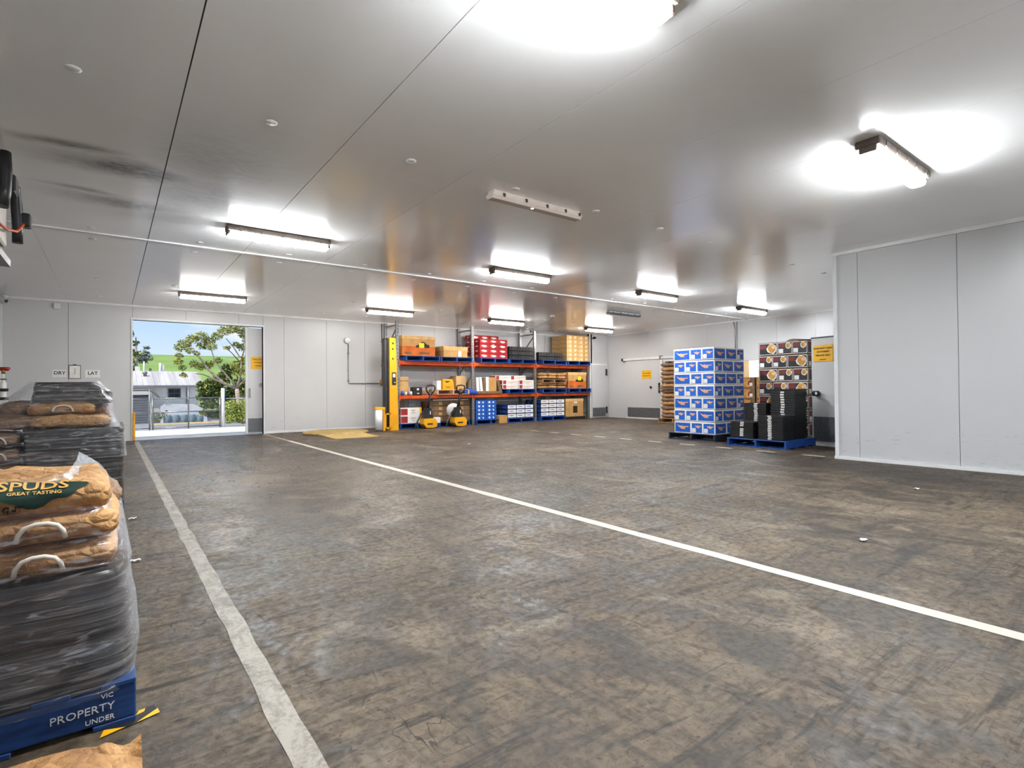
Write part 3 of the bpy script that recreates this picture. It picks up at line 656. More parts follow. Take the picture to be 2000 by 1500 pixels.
for lay in range(7):
    for i, (x0, x1, y0, y1, r) in enumerate(LA if lay % 2 == 0 else LB):
        o = ob('blue_carton', bc, None, ((x0 + x1) / 2 + rnd.uniform(-.004, .004), (y0 + y1) / 2 + rnd.uniform(-.004, .004), .151 + lay * .264), pi / 2 if r else 0)
        o.rotation_euler.z += rnd.uniform(-.012, .012)
        tag(o, 'blue carton, %s layer from the floor, %s' % (ORD[lay + 1], WHERE[i]), 'carton', 'blue cartons of the seven layer stack')
pallet(10.66, 6.97, 0, 'n', W['navy'], 'dark navy pallet under the seven layer stack of blue cartons')
# black food cartons: slots 0 brown 1 black 2 white 3 maroon 4 gold 5 cream
def foodface(wide):
    s = [(2, R(.03, .05, .97, .95)), (1, R(.055, .09, .945, .91))]
    if wide: s += [(3, R(.06, .52, .42, .84)), (2, blob(.70, .52, .25, .40, 10, 3)), (4, blob(.70, .54, .21, .33, 10, 4)), (5, blob(.78, .60, .09, .12, 8, 5))]
    else: s += [(3, R(.08, .58, .50, .86)), (2, blob(.74, .68, .20, .24, 9, 6)), (4, blob(.74, .69, .16, .19, 9, 7)), (2, R(.10, .14, .40, .46))]
    return s
fc = printed((.205, .15, .268), {'-y': foodface(True), '+y': foodface(True), '-x': foodface(False), '+x': foodface(False)}).mesh('food_carton', [W['cardd'], W['blackp'], W['white'], W['maroon'], W['gold'], W['cream']])
FA = [(11.02, 11.32, 5.53, 5.94, 1), (11.02, 11.43, 5.23, 5.53, 0), (11.02, 11.43, 4.93, 5.23, 0), (11.44, 11.85, 4.93, 5.23, 0)]
FB = [(11.02, 11.43, 5.64, 5.94, 0), (11.02, 11.43, 5.34, 5.64, 0), (11.02, 11.32, 4.93, 5.34, 1), (11.33, 11.74, 4.93, 5.23, 0)]
FW = ['at the left of the front', 'in the middle of the front', 'on the near right corner', 'round the corner on the side']
for lay in range(7):
    for i, (x0, x1, y0, y1, r) in enumerate(FA if lay % 2 == 0 else FB):
        o = ob('food_carton', fc, None, ((x0 + x1) / 2, (y0 + y1) / 2 + rnd.uniform(-.006, .006), .151 + lay * .2745), pi / 2 if r else 0); o.rotation_euler.z += rnd.uniform(-.015, .015)
        tag(o, 'black and brown food carton, %s layer from the floor, %s' % (ORD[lay + 1], FW[i]), 'carton', 'black food cartons behind the crates')
pallet(11.56, 5.45, 0, 't', W['timber'], 'timber pallet under the black food cartons')
ld = MB().grid(lambda u, v: (11.0 + u * .9, 4.92 + v * .42, 2.075 + .05 * sin(u * 5) * v + .04 * u), 6, 4).build('cardboard_sheet', W['cardd']); tag(ld, 'curled brown cardboard sheet on top of the food cartons', 'cardboard sheet')
sm_ = ld.modifiers.new('s', 'SOLIDIFY'); sm_.thickness = .006
# brown printed cartons between the two stacks
bx = printed((.20, .15, .262), {'-x': [(1, R(.1, .1, .6, .9)), (2, blob(.6, .45, .2, .25, 8, 2)), (3, R(.55, .2, .8, .5))], '-y': [(2, R(.06, .1, .94, .9)), (3, R(.2, .15, .5, .4))]}).mesh('brown_carton', [W['cardd'], W['gold'], W['maroon'], W['label']])
for c in range(2):
    for lay in range(5):
        o = ob('brown_carton', bx, None, (12.72, 7.0 - c * .33, .06 + lay * .265)); tag(o, 'brown gold printed carton in the gap between stacks, %s column, %s from floor' % (('left', 'right')[c], ORD[lay + 1]), 'carton', 'brown cartons between the stacks')
pl_ = MB().box(12.5, 12.95, 6.45, 7.2, 0, .058, ch=.004).build('base_board', W['timber']); tag(pl_, 'low timber board under the brown cartons between the stacks', 'board')

# ------------------------------------------------------------------ nested black crates
def crate_mesh(hx, hy, h):
    m = MB().prism([(-hx * .93, -hy * .93), (hx * .93, -hy * .93), (hx * .93, hy * .93), (-hx * .93, hy * .93)], 'z', 0, h * .72)
    for a in ((-hx, hx, -hy, -hy * .93), (-hx, hx, hy * .93, hy), (-hx, -hx * .93, -hy, hy), (hx * .93, hx, -hy, hy)): m.box(*a, h * .5, h * .96)
    return m
crm = crate_mesh(.24, .245, .034).mesh('crate', W['dark']); lbm = MB().box(-.246, -.2395, -.035, .035, .012, .034).mesh('crate_label', W['label'])
def crates(x, y, z, n, pitch, label, dy):
    for i in range(n):
        t = thing('nested_crate', '%s, %s crate from the bottom' % (label, ORD[i + 1] if i < 20 else 'topmost'), 'crate', (x + rnd.uniform(-.004, .004), y + rnd.uniform(-.005, .005), z + i * pitch), 0, label); t.scale = (1, 1, pitch / .0335)
        ob('body', crm, t)
        if rnd.random() < .97: ob('label', lbm, t, (0, dy + rnd.uniform(-.006, .006), 0))
pallet(10.35, 5.35, 0, 'b', W['blue'], 'bright blue pallet under the black crates on the right')
crates(10.06, 5.655, .151, 10, .032, 'nested black crates, low stack at front left', -.01)
crates(10.06, 5.085, .151, 14, .0325, 'nested black crates, front stack at right', .01)
crates(10.06 + .50, 5.66, .151, 20, .0335, 'nested black crates, rear stack at left', -.03)
crates(10.06 + .50, 5.10, .151, 20, .0475, 'nested black crates, tall rear stack at right', .0)
# ------------------------------------------------------------------ paper sacks
def sack_mesh(lx, ly, h, seed, mat, nu=44, nv=20, wr=.012):
    r = random.Random(seed); ox = r.uniform(0, 50)
    def f(u, v):
        a = 2 * pi * u; b = -pi / 2 + pi * v
        p = lambda c, e: math.copysign(abs(c) ** e, c)
        x = p(cos(b), .34) * p(cos(a), .24) * lx / 2; y = p(cos(b), .34) * p(sin(a), .24) * ly / 2; z = p(sin(b), .78) * h / 2
        d = mnoise.noise(Vector((x * 6 + ox, y * 6, z * 9))) * wr * 1.3 - abs(mnoise.noise(Vector((x * 9 + ox, y * 9, z * 22)))) * wr * 1.35 + mnoise.noise(Vector((x * 30 + ox, y * 30, z * 60))) * wr * .35
        n = Vector((x / lx, y / ly, z / h * 1.2)).normalized() if abs(x) + abs(y) + abs(z) > 1e-6 else Vector((0, 0, 1))
        return (x + n.x * d, y + n.y * d, z + h / 2 + n.z * d * 1.6)
    return MB().grid(f, nu, nv, closeu=True).mesh('paper', mat)
SK = {k: [sack_mesh(.62, .40, .125, s, W[k]) for s in (1, 2, 3)] for k in ('bag', 'bagd')}
hnd = MB().tube([(-.06, 0, -.035), (-.055, -.004, -.01), (-.04, -.008, .012), (-.015, -.01, .022), (.015, -.01, .022), (.04, -.008, .012), (.055, -.004, -.01), (.06, 0, -.035)], .0075, 8).mesh('handle', W['cord'])
def sack(x, y, z, label, kind='bag', rz=0.0, handle=None, k=0, s=(1, 1, 1), group=None):
    t = thing('potato_sack', label, 'sack', (x, y, z), rz, group); t.scale = s
    ob('paper', SK[kind][k % 3], t)
    if handle: ob('handle', hnd, t, handle)
    return t
# ------------------------------------------------------------------ goods on the rack
YG = 14.66                                           # front of the goods
def bin_carton(x0, x1, z0, h, label, noteoff=(.0, .0)):
    t = thing('bin_carton', label, 'carton', ((x0 + x1) / 2, YG + .45, z0)); hx = (x1 - x0) / 2
    m = MB().box(-hx, hx, -.44, .44, 0, h, 0, .01)
    for f in ('-y', '-x'): m.quad([face_pt(f, (hx, .44, h), u, v, .001) for u, v in R(.01, .02, .99, .48)], 1)
    m.quad([face_pt('-y', (hx, .44, h), u, v, .002) for u, v in R(.06, .08, .26, .2)], 2)
    m.quad([face_pt('-y', (hx, .44, h), u, v, .002) for u, v in R(.5, .1, .82, .2)], 2)
    m.build('body', [W['card'], W['cardo'], W['cardd']], t)
    MB().box(-hx - .012, hx + .012, -.452, .452, h - .10, h + .01, ch=.006).build('lid', W['card2'], t)
    lg = MB().quad([face_pt('-y', (hx, .44, h), u, v, .003) for u, v in [(.40, .42), (.82, .42), (.82, .56), (.74, .60), (.66, .72), (.58, .72), (.50, .58), (.40, .52)]]).build('logo_print', W['ink'], t)
    MB().box(-.08 + noteoff[0], .09 + noteoff[0], -.447, -.444, h * .42 + noteoff[1], h * .66 + noteoff[1]).build('note', W['yello'], t)
    return t
bin_carton(6.95, 8.05, 2.181, .60, 'big brown bin carton with orange lower half on the top rack level', (.08, 0))
bin_carton(13.64, 14.58, 1.151, .60, 'orange printed bin carton at the right end of the middle rack level', (.10, .06))
t = thing('low_carton', 'low brown carton with white label beside the big bin carton', 'carton', (8.80, YG + .45, 2.181))
MB().box(-.44, .44, -.42, .42, 0, .22, ch=.006).build('body', W['card'], t); MB().box(-.45, .45, -.43, .43, .2, .34, ch=.006).build('lid', W['card2'], t)
MB().box(.08, .2, -.437, -.431, .02, .2).build('label', W['label'], t)
t = thing('brown_carton', 'brown box with white label and dark picture at the rack foot, far right', 'carton', (13.96, YG + .42, .10))
MB().box(-.45, .45, -.4, .4, 0, .58, ch=.006).build('body', W['card'], t); MB().box(-.46, .46, -.41, .41, .56, .67, ch=.006).build('lid', W['card2'], t)
MB().box(-.04, .12, -.414, -.411, .50, .56).build('label', W['label'], t); MB().box(-.08, .14, -.406, -.401, .14, .40).build('picture', W['ink'], t)
b_ = MB().box(13.45, 14.5, YG, YG + .9, 0, .098, ch=.006).build('skid_base', W['dark']); tag(b_, 'dark low skid under the brown box at the rack end', 'skid')
# red cartons
rc = printed((.186, .20, .158), {'-y': [(1, blob(.45, .5, .32, .22, 9, 4)), (0, R(.15, .4, .3, .5)), (2, R(.62, .16, .86, .36))], '-x': [(1, blob(.5, .5, .2, .15, 7, 3))]}).mesh('red_carton', [W['red'], W['label'], W['redd']])
for c in range(3):
    for l in range(4):
        o = ob('red_carton', rc, None, (9.90 + c * .376, YG + .21, 2.182 + l * .161)); tag(o, 'red carton with white print in the front stack, %s column, %s from the pallet' % (ORD[c + 1], ORD[l + 1]), 'carton', 'red cartons on the top rack level')
    o = ob('red_carton', rc, None, (9.84 + c * .376, YG + .64, 2.182 + 4 * .161)); tag(o, 'red carton in the raised back row, %s from the left' % ORD[c + 1], 'carton', 'red cartons on the top rack level')
    for l in range(4):
        o = ob('red_carton', rc, None, (9.84 + c * .376, YG + .64, 2.182 + l * .161)); tag(o, 'red carton behind the front stack, %s column, %s from the pallet' % (ORD[c + 1], ORD[l + 1]), 'carton', 'red cartons on the top rack level')
nt = MB().box(10.2, 10.29, YG + .004, YG + .008, 2.53, 2.64).build('paper_note', W['label']); tag(nt, 'white paper note stuck on the red cartons', 'note')
# black vented crates
def vented():
    m = MB().box(-.185, .185, -.28, .28, 0, .015); W_ = .012
    for k in range(4):
        z0 = .02 + k * .03
        for a in ((-.185, .185, -.28, -.28 + W_), (-.185, .185, .28 - W_, .28), (-.185, -.185 + W_, -.28, .28), (.185 - W_, .185, -.28, .28)): m.box(*a, z0, z0 + .017)
    for x in (-.179, -.06, .06, .179): m.box(x - .007, x + .007, -.281, -.266, 0, .14)
    m.box(-.178, .178, -.266, .266, .01, .12); m.box(-.03, .03, -.283, -.279, .05, .075, 1); m.box(.08, .13, -.283, -.279, .03, .05, 1)
    return m.mesh('vented_crate', [W['dark'], W['lamp_grey']])
vc = vented()
for g, (x0, n, nm) in enumerate(((11.10, 3, 'left of the third upright'), (12.42, 2.5, 'right of the third upright'))):
    for c in range(3):
        for l in range(3 if g == 0 else 2):
            o = ob('vented_crate', vc, None, (x0 + c * .376, YG + .30, 2.182 + l * .152)); tag(o, 'black vented crate %s, %s column, %s from the pallet' % (nm, ORD[c + 1], ORD[l + 1]), 'crate', 'black vented crates on the rack')
# tall light brown cartons
tb = printed((.285, .21, .158), {'-y': [(1, blob(.3, .5, .09, .34, 8, 2)), (1, blob(.75, .5, .09, .30, 8, 5)), (2, R(.45, .1, .6, .9))], '-x': [(2, R(.1, .1, .9, .2))]}).mesh('light_carton', [W['card2'], W['cream'], W['card']])
for c in range(2):
    for l in range(6):
        o = ob('light_carton', tb, None, (13.87 + c * .575, YG + .22, 2.182 + l * .161)); tag(o, 'light brown carton with pale print in the tall stack, %s column, %s from the pallet' % (('left', 'right')[c], ORD[l + 1]), 'carton', 'tall light brown cartons')
        o = ob('light_carton', tb, None, (13.87 + c * .575, YG + .65, 2.182 + l * .161)); tag(o, 'light brown carton in the back row of the tall stack, %s column, %s from pallet' % (('left', 'right')[c], ORD[l + 1]), 'carton', 'tall light brown cartons')
# middle level
t = thing('box_file', 'beige box file standing at the left end of the middle level', 'box', (7.12, 15.05, 1.0)); MB().box(-.15, .15, -.13, .13, 0, .55, ch=.01).build('body', W['card2'], t); MB().box(-.15, .15, -.135, -.129, .42, .44).build('seam', W['cardd'], t)
for i, (x, w, h, c, nm) in enumerate(((6.97, .10, .13, 'bprint', 'blue'), (7.09, .07, .10, 'label', 'white'), (7.17, .06, .08, 'cardd', 'brown'), (7.26, .07, .11, 'white', 'pale'))):
    m = MB().lathe([(w / 2, 0), (w / 2, h * .8), (w * .3, h * .9), (w * .3, h)], n=12).build('small_tin', W[c], None, (x, 14.74, 1.0)); tag(m, 'small %s tin at the left end of the middle level' % nm, 'tin', 'small tins on the rack')
t = thing('black_charger', 'black box with white marks on the middle level by the tins', 'device', (7.47, 14.80, 1.0)); MB().box(-.17, .15, -.1, .1, 0, .24, ch=.015).build('body', W['dark'], t)
MB().box(-.04, .03, -.104, -.1, .14, .2).box(-.03, .04, -.104, -.1, .03, .06).build('marks', W['label'], t)
t = thing('battery_charger', 'yellow battery charger standing on the pale timber pallet', 'charger', (8.57, 14.92, 1.151))
MB().prism([(-.20, 0), (.21, 0), (.19, .2), (.14, .33), (-.18, .34), (-.20, .3)], 'y', -.16, .16).build('case', W['yellow'], t)
MB().quad([(-.14, -.162, .27), (.08, -.162, .27), (.02, -.162, .24), (-.08, -.162, .22)]).quad([(-.1, -.162, .07), (.06, -.162, .07), (.06, -.162, .09), (-.1, -.162, .09)]).build('vents', W['ink'], t)
t = MB().box(8.19, 8.34, 14.82, 15.1, 1.151, 1.44, ch=.01).build('pale_box', W['film_white']); tag(t, 'pale blue white box left of the yellow battery charger', 'box')
t = MB().grid(lambda u, v: (9.08 + .5 * u, 14.60 + .22 * v, 1.0 + (.02 + .20 * (1 - .35 * u)) * sin(pi * min(max(v, .0), 1)) ** .5 * (1 - .5 * abs(u - .5)) + .02 * mnoise.noise(Vector((u * 5, v * 5, 1)))), 14, 10).build('blue_sack', W['sackblue']); tag(t, 'crumpled blue plastic sack on the beam by the second upright', 'sack')
md = t.modifiers.new('s', 'SOLIDIFY'); md.thickness = .02; md.offset = -1
t = MB().box(9.05, 9.44, 15.1, 15.5, 1.151, 1.6, ch=.008).build('tan_carton', W['card2']); tag(t, 'tan carton behind the second upright on the middle level', 'carton')
t = MB().box(9.55, 10.62, YG + .02, YG + .8, 1.0, 1.09, ch=.006).build('cardboard_tray', W['cardd']); tag(t, 'flat dark brown tray under the leaning cardboard', 'tray')
for i, (x, w, h, c, ln, nm) in enumerate(((9.58, .10, .45, 'white', .03, 'white, leftmost'), (9.70, .10, .46, 'white', .05, 'white, second from left'), (9.84, .09, .45, 'cardd', .03, 'dark brown'), (9.97, .11, .47, 'white', .0, 'white, right of the dark one'), (10.09, .30, .46, 'card', .0, 'wide brown'), (10.40, .12, .36, 'cardd', .10, 'slumped brown'))):
    m = MB().prism([(x + ln, 1.092), (x + w + ln, 1.092), (x + w, 1.092 + h), (x, 1.092 + h)], 'y', YG + .05, YG + .6).build('flat_carton', W[c]); tag(m, 'leaning folded carton on the middle level, %s' % nm, 'carton', 'leaning folded cartons')
wc = printed((.33, .2, .155), {'-y': [(1, R(0.02, .1, .22, .9)), (2, R(.28, .5, .92, .66)), (2, R(.28, .25, .7, .35))], '-x': [(1, R(.1, .1, .9, .9))]}).mesh('white_carton', [W['white'], W['redd'], W['flesh']])
for i, (x, z, nm) in enumerate(((10.98, 0, 'bottom left'), (11.68, 0, 'bottom right'), (10.98, 1, 'middle left'), (11.68, 1, 'middle right'), (10.80, 2, 'top left'), (11.44, 2, 'top right'))):
    o = ob('white_carton', wc, None, (x, YG + .24 + (.16 if z == 2 else 0), 1.152 + z * .157)); tag(o, 'white carton with red end on the middle level, %s of the pile' % nm, 'carton', 'white and red cartons')
for l in range(2):
    z0 = 1.152 + l * .36
    for i in range(3):
        for k in range(2):
            sack(12.44 + i * .46, YG + .24 + rnd.uniform(-.01, .01), z0 + k * .105, 'brown paper sack on the rack, %s tier, %s from the left, %s' % (('lower', 'upper')[l], ORD[i + 1], ('under', 'over')[k]), 'bag', rnd.uniform(-.05, .05), None, i + k, (.75, .95, .95), 'paper sacks on the rack')
t = pallet(12.92, 15.05, 1.37, 't', W['timber'], 'brown timber slat board between the two tiers of sacks', pi / 2, .8); t.scale = (.75, 1, .8)
# lower level
for i in range(2):
    t = thing('white_red_carton', 'large white carton with red end at the rack foot, %s' % ('lower' if i == 0 else 'upper'), 'carton', (7.20, YG + .22, .151 + i * .232)); MB().box(-.31, .31, -.2, .2, 0, .229, ch=.006).build('body', W['white'], t)
    MB().box(-.30, -.09, -.2035, -.2, .02, .21).build('red_print', W['redd'], t); MB().box(-.311, -.31, -.18, .18, .02, .21).build('red_print', W['redd'], t)
    lettering(('MADE IN', 'FRESH')[i], .05, '-y', (.1, -.2035, .15), W['ink'], t, sx=.8); lettering(('NZ', 'PACK')[i], .05, '-y', (.1, -.2035, .08), W['redd'], t)
t = MB().box(7.52, 7.62, YG + .1, YG + .35, .29, .62, ch=.01).build('yellow_box', W['yellow']); tag(t, 'small yellow box behind the white and red carton', 'box')
t = MB().box(7.50, 7.64, YG + .08, YG + .37, .15, .288, ch=.01).build('black_box', W['dark']); tag(t, 'black box below the small yellow box', 'box')
for i, (x0, x1, h, c, nm) in enumerate(((6.95, 7.4, .83, 'lamp_grey', 'dull brown'), (7.41, 7.85, .83, 'kick', 'blue grey'))):
    t = MB().box(x0, x1, 15.25, 15.6, .152, h, ch=.008).build('grey_box', W[c]); tag(t, '%s box in the shade at the back of the lower left bay' % nm, 'box')
wx = MB().box(-.385, .385, -.3, .3, 0, .158, 0, .008).box(-.02, .1, -.302, -.3, .03, .12, 1).mesh('waxed_carton', [W['cardd'], W['card']])
for c in range(2):
    for l in range(4):
        o = ob('waxed_carton', wx, None, (8.30 + c * .785, YG + .52, .152 + l * .163)); tag(o, 'flat brown carton behind the pallet jacks, %s column, %s from the pallet' % (('left', 'right')[c], ORD[l + 1]), 'carton', 'brown cartons behind the pallet jacks')
t = MB().tube([(8.1, YG + .25, .828), (9.4, YG + .25, .828)], .022, 10).build('white_pole', W['label']); tag(t, 'white pole lying on the brown cartons under the beam', 'pole')
t = thing('white_blue_box', 'small white box with blue base between the pallet jacks', 'box', (7.98, 14.55, 0)); MB().box(-.12, .12, -.1, .1, 0, .31, ch=.008).build('body', W['white'], t); MB().box(-.122, .122, -.102, .102, 0, .14).build('blue_base', W['navyp'], t)
nb = printed((.2, .2, .125), {'-y': [(1, blob(.3, .5, .10, .3, 7, 2)), (1, blob(.7, .5, .08, .26, 7, 8))], '-x': [(2, R(.1, .2, .9, .8))]}).mesh('navy_carton', [W['bprint'], W['label'], W['navyp']])
for c in range(2):
    for l in range(5):
        o = ob('navy_carton', nb, None, (9.76 + c * .41, YG + .24, .151 + l * .127)); tag(o, 'dark blue carton beside the second upright, %s column, %s from the pallet' % (('left', 'right')[c], ORD[l + 1]), 'carton', 'dark blue cartons')
t = MB().box(10.42, 10.76, 14.60, 14.86, .0, .27, ch=.008).build('small_carton', W['card']); tag(t, 'small brown carton between the blue carton stacks', 'carton')
bw = printed((.188, .21, .150), {'-y': [(1, R(.03, .18, .97, .95)), (2, blob(.45, .58, .3, .1, 8, 4))], '-x': [(2, R(.1, .3, .9, .6))]}).mesh('blue_white_carton', [W['navyp'], W['white'], W['bprint']])
for g, (x0, n, nm) in enumerate(((11.02, 3, 'left of the third upright'), (12.50, 4, 'right of the third upright'))):
    for c in range(3):
        for l in range(n):
            o = ob('blue_white_carton', bw, None, (x0 + c * .379, YG + .24, .151 + l * .1525)); tag(o, 'blue and white carton %s, %s column, %s from the pallet' % (nm, ORD[c + 1], ORD[l + 1]), 'carton', 'blue and white cartons below the rack')
    for l in range(n):
        o = ob('blue_white_carton', bw, None, (x0 - .0, YG + .68, .151 + l * .1525)); tag(o, 'blue and white carton %s, hidden back row, %s from the pallet' % (nm, ORD[l + 1]), 'carton', 'blue and white cartons below the rack')

# ------------------------------------------------------------------ pallet wrapping machine
pw = thing('pallet_wrapper', 'yellow pallet wrapping machine with tall mast and floor turntable', 'wrapping machine', (6.4, 14.25, 0))
MB().prism([(-.05, 0), (.22, 0), (.19, 1.4), (.14, 2.64), (-.04, 2.66)], 'y', 0, .20).build('mast_cover', W['yellow'], pw)
MB().box(-.20, -.14, .04, .16, .12, 2.63, ch=.01).box(-.10, -.05, .04, .16, .12, 2.63).build('mast_rail', W['dark'], pw)
MB().box(-.14, -.10, .10, .14, .12, 2.60).build('mast_chain', W['steel'], pw)
cp = MB().box(.02, .15, -.015, 0, 1.30, 1.66, ch=.006).build('control_panel', W['dark'], pw)
MB().box(.045, .12, -.02, -.014, 1.52, 1.62).build('screen', W['label'], cp); MB().lathe([(.018, 0), (.018, .02)], n=10).build('knob', W['label'], cp, (.10, -.015, 1.37)).rotation_euler = (pi / 2, 0, 0)
for z, w in ((2.46, .05), (2.30, .04), (2.02, .04)): MB().quad([(.03, -.002, z), (.03 + w, -.002, z), (.04 + w, -.002, z + .05), (.04, -.002, z + .06)]).build('mark', W['ink'], pw)
ca = MB().box(-.22, -.04, -.06, -.02, .06, .10).box(-.22, -.04, -.06, -.02, .46, .50).box(-.22, -.18, -.06, -.02, .06, .5).box(-.08, -.04, -.06, -.02, .06, .5).box(-.30, -.24, -.12, -.05, .02, .66).box(-.54, -.24, -.14, -.03, .60, .68, 0, .01).build('film_carriage', W['yellow'], pw)
MB().tube([(-.42, -.09, .05), (-.42, -.09, .60)], .10, 18).build('film_roll', W['film_white'], pw)
MB().lathe([(.85, 0), (.85, .05), (.80, .06), (.001, .062)], c=(-1.5, .25, 0), n=36).build('turntable', pm('worn_yellow_plate', C(176, 148, 84), C(146, 120, 70), 5, .55), pw)
MB().prism([(-.4, 0), (-.4, .055), (-2.1, .012), (-2.1, 0)], 'x', -2.15, -1.05).build('ramp', pm('worn_ramp_plate', C(186, 158, 96), C(150, 124, 78), 6, .6), pw, (0, .45, 0))
# ------------------------------------------------------------------ pallet jacks
def jack(x, y, label, rz=0, fo=0.0):
    t = thing('pallet_jack', label, 'pallet jack', (x, y, 0), rz)
    MB().prism([(-.20, .30), (.16, .30), (.23, .20), (.22, .06), (.10, .02), (-.12, .03), (-.21, .14)], 'y', -.12, .16).build('battery_cover', W['yellow'], t)
    MB().box(-.10, .08, -.125, -.12, .12, .16).build('marking', W['ink'], t)
    MB().prism([(-.18, .31), (.14, .31), (.10, .45), (.06, .62), (-.08, .60), (-.14, .46)], 'y', -.05, .14).build('cowl', W['dark'], t)
    MB().tube([(-.42, .02, .04), (-.36, .02, .22), (-.25, .02, .42), (-.16, .02, .52)], .03, 8).build('side_arm', W['dark'], t)
    MB().tube([(-.45, -.01, .05), (-.39, -.01, .22), (-.28, -.01, .42)], .012, 8).build('arm_edge', W['steel'], t)
    MB().tube([(-.02, .02, .56), (.0, -.04, .80), (.01, -.09, 1.02)], [.05, .035, .028], 10).build('tiller', W['dark'], t)
    hd = MB().tube([(-.0, -.09, 1.0), (-.10, -.10, 1.10), (-.13, -.11, 1.20), (-.10, -.12, 1.27), (.02, -.12, 1.29), (.14, -.12, 1.27), (.17, -.11, 1.20), (.13, -.10, 1.10), (.03, -.09, 1.0)], .022, 8).build('tiller_handle', W['dark'], t)
    MB().box(-.03, .07, -.14, -.08, 1.06, 1.18, ch=.012).build('control_head', W['lamp_grey'], t)
    MB().box(.02, .05, -.055, -.048, .42, .52).build('sticker', W['label'], t)
    for s in (-.15 + fo, .15 + fo): MB().box(s - .06, s + .06, .14, 1.3, .05, .11, ch=.01).build('fork', W['dark'], t)
    for s in (-.16, .12): MB().tube([(s - .03, .02, .055), (s + .03, .02, .055)], .055, 14).build('wheel', W['darkm'], t)
jack(7.58, 14.25, 'yellow and black powered pallet jack, left of the two', 0, .10)
jack(8.64, 14.28, 'yellow and black powered pallet jack, right of the two', 0, .03)
rl = thing('strapping_reel', 'white strapping reel behind the right pallet jack', 'reel', (8.64, 14.60, .50)); o_ = MB().lathe([(.10, -.04), (.22, -.04), (.22, -.03), (.12, -.03), (.12, .03), (.22, .03), (.22, .04), (.10, .04)], n=24).build('reel', W['label'], rl); o_.rotation_euler = (pi / 2, 0, 0)
o_ = MB().lathe([(.12, -.029), (.19, -.029), (.19, .029), (.12, .029)], n=24).build('strap', W['film_white'], rl); o_.rotation_euler = (pi / 2, 0, 0)
MB().box(-.02, .02, -.05, .05, -.5, -.10).build('stand', W['steel'], rl)
# ------------------------------------------------------------------ wrapped pallets of potato sacks at the left
def sleeve(name, ext, z0, z1, mat, amp, seed, nz=18, cap=True, ridge=9.0):
    """film wound round a load; ext(v) -> x0,x1,y0,y1 at height fraction v"""
    def f(u, v):
        x0, x1, y0, y1 = ext(v); a = 2 * pi * u
        p = lambda c: math.copysign(abs(c) ** .18, c)
        x = (x0 + x1) / 2 + p(cos(a)) * (x1 - x0) / 2; y = (y0 + y1) / 2 + p(sin(a)) * (y1 - y0) / 2; z = z0 + (z1 - z0) * v
        d = amp * (mnoise.noise(Vector((x * 2.5 + seed, y * 2.5, z * ridge * 2))) + .5 * mnoise.noise(Vector((x * 7 + seed, y * 7, z * ridge * 4.5))))
        n = Vector((p(cos(a)), p(sin(a)), 0)); n = n / max(abs(n.x), abs(n.y), 1e-4)
        return (x + n.x * d, y + n.y * d, z + amp * .4 * mnoise.noise(Vector((x * 4, y * 4, seed))))
    m = MB().grid(f, 96, nz, closeu=True)
    if cap:
        k = len(m.v) - 96; m.f.append(tuple(range(k, k + 96))); m.mi.append(0); m.sm.append(False)
    return m.build(name, mat)
SE = {k: [sack_mesh(.40, .62, .125, s, W[k], wr=.013) for s in (11, 12, 13)] for k in ('bag', 'bagd')}
def sack_end(x, y, z, label, kind, k=0, rz=0.0, handle=True, sc=(1, 1, 1), group=None, hx=0.0):
    t = thing('potato_sack', label, 'sack', (x, y, z), rz, group); t.scale = sc; ob('paper', SE[kind][k % 3], t)
    if handle: ob('handle', hnd, t, (hx, -.312, .07))
    return t
np_ = pallet(-.512, 2.885, 0, 'bw', W['blue_worn'], 'worn blue pallet under the nearest wrapped potato sacks')
for s, sz, x, z in (('PROPERTY', .036, -.075, .075), ('VIC', .022, -.01, .112), ('UNDER', .024, -.03, .038)):
    lettering(s, sz, '-y', (x + .512, -.5822, z), W['label'], np_, tilt=.0)
bs = sleeve('black_stretch_wrap', lambda v: (-1.09, .074 - .034 * v, 2.303, 3.47), .14, .535, W['bfilm'], .007, 3.0); tag(bs, 'black stretch film round the lower part of the nearest pallet load', 'stretch wrap')
g_ = 'potato sacks on the nearest pallet'
for l, z in enumerate((.535, .640)):
    sack_end(-.175, 2.605, z, 'brown potato sack with white handle on the nearest pallet, %s row' % ('lower', 'upper')[l], 'bag', l, .02 * l, True, (1.0, 1, .95), g_, -.01)
    sack_end(-.60, 2.62, z, 'brown potato sack beyond the left edge on the nearest pallet, %s row' % ('lower', 'upper')[l], 'bag', l + 1, -.02, True, (1, 1, .95), g_)
    sack(-.3, 3.15, z, 'brown potato sack at the back of the nearest pallet, %s row' % ('lower', 'upper')[l], 'bagd', .03, None, l, (1.1, 1.3, .95), g_)
top = sack_end(-.20, 2.60, .728, 'top brown potato sack printed SPUDS in green on nearest pallet', 'bag', 2, .03, False, (1.0, .98, 1.12), g_)
sack_end(-.62, 2.66, .745, 'top brown potato sack at the left edge on nearest pallet', 'bag', 1, -.05, False, (1, 1, 1.1), g_)
